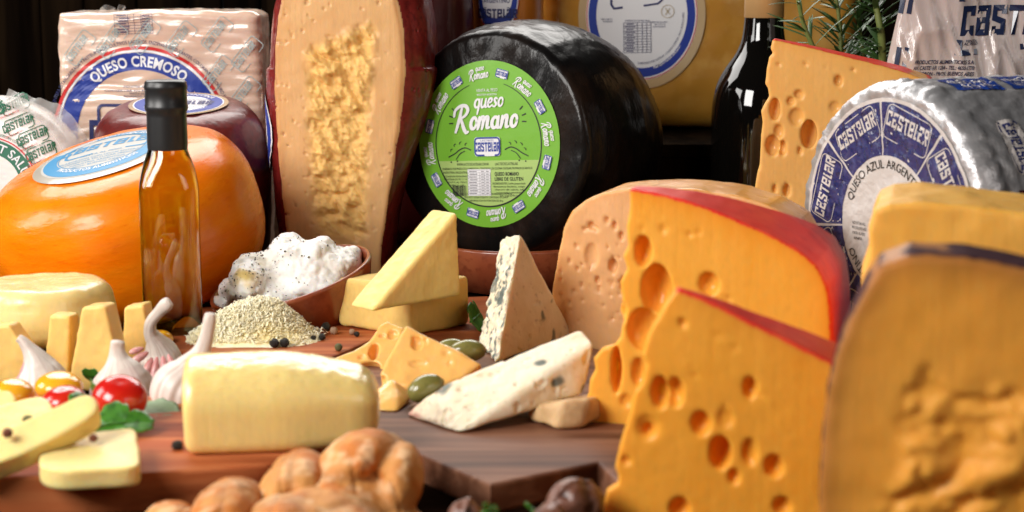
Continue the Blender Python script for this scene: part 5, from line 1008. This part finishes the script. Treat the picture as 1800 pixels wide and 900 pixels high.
# ------------------------------------------------------------------ garlic
mat('garlic_skin', (.72, .65, .58), .45, sss=.35, rad=(1, .7, .6), sscale=.006, attrs=[('streak', (.38, .27, .24)), ('pink', (.50, .22, .26)), ('root', (.36, .26, .18))], bump=[(200, .25, .001)], coat=.15, coatr=.3)
mat('clove_skin', (.60, .26, .25), .35, sss=.3, sscale=.005, coat=.25, coatr=.2, var=[(60, (.72, .42, .38), .45, .7), (140, (.42, .12, .15), .55, .75)], bump=[(150, .3, .001)])
def garlic(label, path, rad, Y, pink=.25, lob=8, seed=0, ph=0):
    P = [np.array(W(u, v, Y + d)) for u, v, d in path]; b = P[0].copy(); P = [p - b for p in P]; C = spline(P, 7); rs = [p[0] for p in spline([(r / PXM(Y),) for r in rad], 7)]; o = empty('garlic_bulb', label, 'garlic', tuple(b), group='garlic bulbs beside the pale log'); mx = max(rs)
    r0 = random.Random(seed); off = [r0.uniform(-.25, .25) for _ in range(lob)]
    def lobes(t, a):
        k = np.clip(1.25 - t * 1.5, 0, 1); return 1 - k * .10 * (1 - np.abs(np.cos((a + ph) * lob / 2 + .3 * np.sin(a + seed))) ** .6) + .02 * np.cos(a * 19 + seed) * k + .06 * np.cos(a * 3 + seed) * (t > .5)
    def at(V, a, t): s = .5 + .5 * np.sin(a * 31 + seed + 3 * t); s2 = vnoise(a * 9, t * 3, 0 * a + seed); return {'streak': np.clip(.12 + .6 * (s2 > .15) * s, 0, 1) * .75, 'pink': np.clip(vnoise(a * 2.2, t * 2, 0 * a + seed + 5) * 1.3, 0, 1) * pink * (t < .6), 'root': (t < .03) * 1.0}
    tube('bulb_skin', C, np.maximum(rs, .0006), 'garlic_skin', o, 96, lobes, at); return o
garlic('garlic bulb behind the red tomato with short stout stalk', [(222, 735, 0), (220, 722, 0), (217, 700, 0), (215, 672, 0), (212, 648, 0), (208, 630, 0), (206, 614, 0), (207, 600, .0)], [8, 40, 56, 56, 38, 20, 13, 12], 1.29, .15, 9, 1)
garlic('garlic bulb with long curved stalk leaning on the pale log', [(312, 742, 0), (313, 730, 0), (316, 705, 0), (322, 675, 0), (338, 648, 0), (354, 620, 0), (364, 590, 0), (369, 562, 0), (370, 551, 0)], [8, 36, 53, 52, 32, 17, 12, 11, 9], 1.25, .12, 10, 2)
go = garlic('open garlic bulb with pink cloves and bent stalk, behind the other bulbs', [(275, 672, .02), (276, 662, .02), (282, 642, .02), (283, 622, .02), (275, 602, .015), (265, 585, .01), (266, 566, .005), (280, 548, .0), (293, 535, -.005), (300, 530, -.005)], [6, 30, 40, 34, 20, 12, 10, 10, 12, 8], 1.36, .3, 8, 3)
garlic('smaller garlic bulb with pink blush, behind the yellow tomatoes at left', [(72, 702, 0), (72, 692, 0), (72, 672, 0), (70, 655, 0), (62, 632, 0), (52, 615, 0), (40, 600, 0), (32, 594, 0)], [8, 38, 52, 42, 24, 14, 9, 7], 1.31, 1.0, 8, 4)
gp = Vector(go.location)
for u, v, ln, wd, ry in ((258, 652, 26, 10, 20), (272, 654, 28, 9, 6), (290, 652, 28, 10, -12), (305, 645, 26, 8, -28), (246, 628, 18, 9, 60), (240, 616, 14, 7, 75)):
    c = W(u, v, 1.335); s = 1 / PXM(1.335); P = [(wd * s * max(0, math.sin(t)) ** 1.0 * (1 - .35 * (t / PI)) + 1e-5, -ln * s * math.cos(t)) for t in np.linspace(0, PI, 16)]; k = lathe('clove', P, 'clove_skin', go, 24, disp=lambda V: .0003 * fbm(V, 120, 2)); k.location = c - gp; k.rotation_euler = (R(-25), R(ry), 0)

# ------------------------------------------------------------------ parsley
mat('parsley_leaf', (.035, .15, .012), .4, sss=.15, sscale=.003, coat=.15, var=[(60, (.06, .22, .02), .4, .7), (160, (.02, .09, .008), .5, .7)], bump=[(120, .4, .001)])
mat('parsley_pale', (.20, .30, .14), .5, var=[(60, (.28, .38, .22), .4, .7)], bump=[(120, .4, .001)])
def leaf(name, label, c, size, yaw, pitch, m, seed, lobes=3, group='parsley leaves under the red tomato', roll=0):
    r0 = random.Random(seed); n = 54; V = [(0, 0, 0)]; out = []
    for i in range(n):
        a = 2 * PI * i / n; r = .42 + .50 * abs(math.cos(a * lobes / 2)) ** .8 + .09 * abs(math.sin(a * lobes * 2.5 + seed)) + .05 * r0.random(); out.append((r * math.cos(a), r * math.sin(a)))
    for k in (.3, .6, .85, 1): V += [(x * k, y * k, .07 * math.sin(3 * x * k + seed) + .10 * abs(y) * k + .03 * r0.random() * k) for x, y in out]
    V = np.array(V) * size; F = [[0, 1 + i, 1 + (i + 1) % n] for i in range(n)]
    for q in range(3): F += [[1 + q * n + i, 1 + (q + 1) * n + i, 1 + (q + 1) * n + (i + 1) % n, 1 + q * n + (i + 1) % n] for i in range(n)]
    o = empty(name, label, 'herb', tuple(c), group=group); o.rotation_euler = (R(pitch), R(roll), R(yaw)); b = mesh('leaf_blade', V, F, m, o); md = b.modifiers.new('thickness', 'SOLIDIFY'); md.thickness = .0004
    tube('stalk', [(-size * 1.0, 0, -.002), (-size * .5, 0, .0008), (size * .5, 0, .001)], [.0011, .0009, .0004], m, o, 6)
leaf('parsley_leaf', 'bright green parsley leaf facing the viewer, under the red tomato', W(216, 745, 1.14), .021, 15, 30, 'parsley_leaf', 1); leaf('parsley_leaf', 'parsley leaf left of the red tomato, partly behind the large slice', W(168, 728, 1.165), .022, 60, 35, 'parsley_leaf', 2)
leaf('parsley_leaf', 'pale backed parsley leaf lying right, below the long stalked garlic', W(286, 745, 1.19), .030, -8, 14, 'parsley_pale', 3); leaf('parsley_leaf', 'dark parsley leaf flat on the board, between tomato and pale log', W(252, 754, 1.175), .028, 30, 10, 'parsley_leaf', 5); leaf('parsley_leaf', 'small parsley leaf upright against the red tomato at left', W(172, 696, 1.19), .016, 120, 65, 'parsley_leaf', 6)
leaf('bay_leaf', 'dark green leaf between the stacked pale wedges and upright blue wedge', W(838, 556, 1.55), .022, 80, 60, 'parsley_leaf', 8, 2, None); leaf('bay_leaf', 'thin dark leaf tip left of the garlic, before the broad cheese stick', W(162, 660, 1.34), .010, 150, 60, 'parsley_leaf', 9, 2, None)

# ------------------------------------------------------------------ bread
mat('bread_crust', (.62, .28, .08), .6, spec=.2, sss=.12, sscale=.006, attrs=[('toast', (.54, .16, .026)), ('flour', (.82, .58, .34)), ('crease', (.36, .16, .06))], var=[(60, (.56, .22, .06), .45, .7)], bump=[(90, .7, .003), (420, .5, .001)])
def bread(label, u, v, Y, parts, vox=.0015, seed=0):
    o = G(u, v, 0) if Y is None else W(u, v, Y); o.z = 0; fr = Frame(o, 0); rt = empty('bread_roll', label, 'bread', group='knotted bread rolls at the front'); fr.place(rt); L = []
    for (pu, pv, rx, rz, dy, ry, rot, tl_) in parts: x, z = fr.loc(pu, pv); s = 1 / PXM(Y + dy); L.append((x * (Y + dy) / Y, dy, z, rx * s, ry, rz * s, Euler((R(tl_), R(rot), 0)).to_matrix()))
    def f(X, Yy, Z):
        D = None
        for x, y, z, rx, ry, rz, m in L:
            e = ell(X, Yy, Z, (x, y, z), (rx, ry, rz), m); D = e if D is None else smin(D, e, .004)
        return smax(D, -Z, .003)
    def at(V, N):
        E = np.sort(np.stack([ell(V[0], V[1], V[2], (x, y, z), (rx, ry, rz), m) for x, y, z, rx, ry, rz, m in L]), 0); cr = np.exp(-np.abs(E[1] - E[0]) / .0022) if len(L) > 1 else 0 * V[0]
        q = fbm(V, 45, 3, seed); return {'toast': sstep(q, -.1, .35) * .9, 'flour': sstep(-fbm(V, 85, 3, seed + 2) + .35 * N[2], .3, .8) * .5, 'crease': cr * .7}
    lo = [min(l[i] - max(l[3:6]) for l in L) for i in range(3)]; hi = [max(l[i] + max(l[3:6]) for l in L) for i in range(3)]; lo[2] = max(lo[2], 0)
    def dp(V, N):
        E = np.sort(np.stack([ell(V[0], V[1], V[2], (x, y, z), (rx, ry, rz), m) for x, y, z, rx, ry, rz, m in L]), 0); g = np.exp(-np.abs(E[1] - E[0]) / .0016) if len(L) > 1 else 0
        return .0010 * fbm(V, 40, 2, seed) + .0005 * fbm(V, 170, 2, seed) - .0014 * g - .0013 * (1 - sstep(np.abs(vnoise(V[0] * 90 + V[2] * 25, V[1] * 15, V[2] * 8 + seed)), .0, .14))
    sdf('bread_crust', f, lo, hi, vox, 'bread_crust', rt, dp, at)
bread('largest knotted bread roll at centre front, golden crust', 650, 900, 1.03, [(648, 848, 90, 82, .014, .04, 0, 0), (622, 806, 74, 40, .002, .034, -24, 0), (704, 838, 44, 64, -.006, .036, 8, 0), (632, 852, 84, 34, -.020, .034, 16, 0), (660, 892, 104, 42, -.034, .034, 5, 0)], seed=1)
bread('middle knotted bread roll with ridged crust, left of the largest roll', 520, 900, 1.02, [(520, 866, 62, 58, .016, .038, 0, 0), (496, 850, 48, 34, .002, .034, -45, 0), (546, 846, 48, 34, .004, .034, 55, 0), (505, 902, 70, 36, -.012, .03, 4, 0)], seed=2)
bread('broad bread roll lowest at the front, before the other rolls', 560, 930, .975, [(560, 912, 124, 48, 0, .034, 3, 0), (500, 908, 64, 40, -.012, .03, -12, 0), (620, 915, 66, 40, -.012, .03, 14, 0)], seed=6)
bread('left knotted bread roll cut by the lower edge of the photo', 400, 900, 1.0, [(405, 900, 66, 54, .0, .04, 0, 0), (382, 888, 50, 34, -.012, .034, -45, 0), (430, 884, 46, 34, -.010, .034, 50, 0)], seed=3)
bread('bread roll barely showing at the lower edge, furthest left', 290, 905, .99, [(296, 915, 48, 26, 0, .028, 0, 0)], seed=4)

# ------------------------------------------------------------------ walnuts and herb tips
mat('walnut_shell', (.16, .06, .035), .42, attrs=[('deep', (.06, .02, .012))], var=[(40, (.22, .10, .06), .45, .7)], bump=[(150, .4, .0015)], coat=.2, coatr=.25)
def walnut(label, u, v, Y, r, rz, seed):
    c = W(u, v, Y); s = r / PXM(Y); o = empty('walnut', label, 'walnut', tuple(c), group='walnuts at the front'); o.rotation_euler = (R(10), R(rz), R(seed * 40))
    rg = lambda V: 1 - np.abs(fbm(V, 95, 2, seed)) * 1.6
    b = sdf('walnut_shell', lambda X, Y_, Z: smin(ell(X, Y_, Z, (0, 0, 0), (s, s * .86, s * .82)), ell(X, Y_, Z, (0, 0, 0), (s * 1.04, s * .06 + .001, s * .88)), .002), (-s * 1.1,) * 3, (s * 1.1,) * 3, s / 30, 'walnut_shell', o, lambda V, N: .0016 * rg(V), lambda V, N: {'deep': sstep(-rg(V), -.45, .2)})
walnut('walnut beside the near red rinded wedge, biggest of the walnuts', 1012, 886, .98, 52, 15, 1); walnut('walnut top at the lower edge before the dark board', 820, 906, .97, 34, -10, 2); walnut('walnut top at the lower edge beside the biggest walnut', 968, 916, .95, 34, 10, 3)
leaf('parsley_leaf', 'tiny green herb tip left of the dark board corner, lower edge', W(862, 898, .96), .006, 40, 60, 'parsley_leaf', 11, 3, None); leaf('parsley_leaf', 'tiny green herb tip right of the dark board corner, lower edge', W(932, 894, .97), .006, 120, 55, 'parsley_leaf', 12, 3, None)
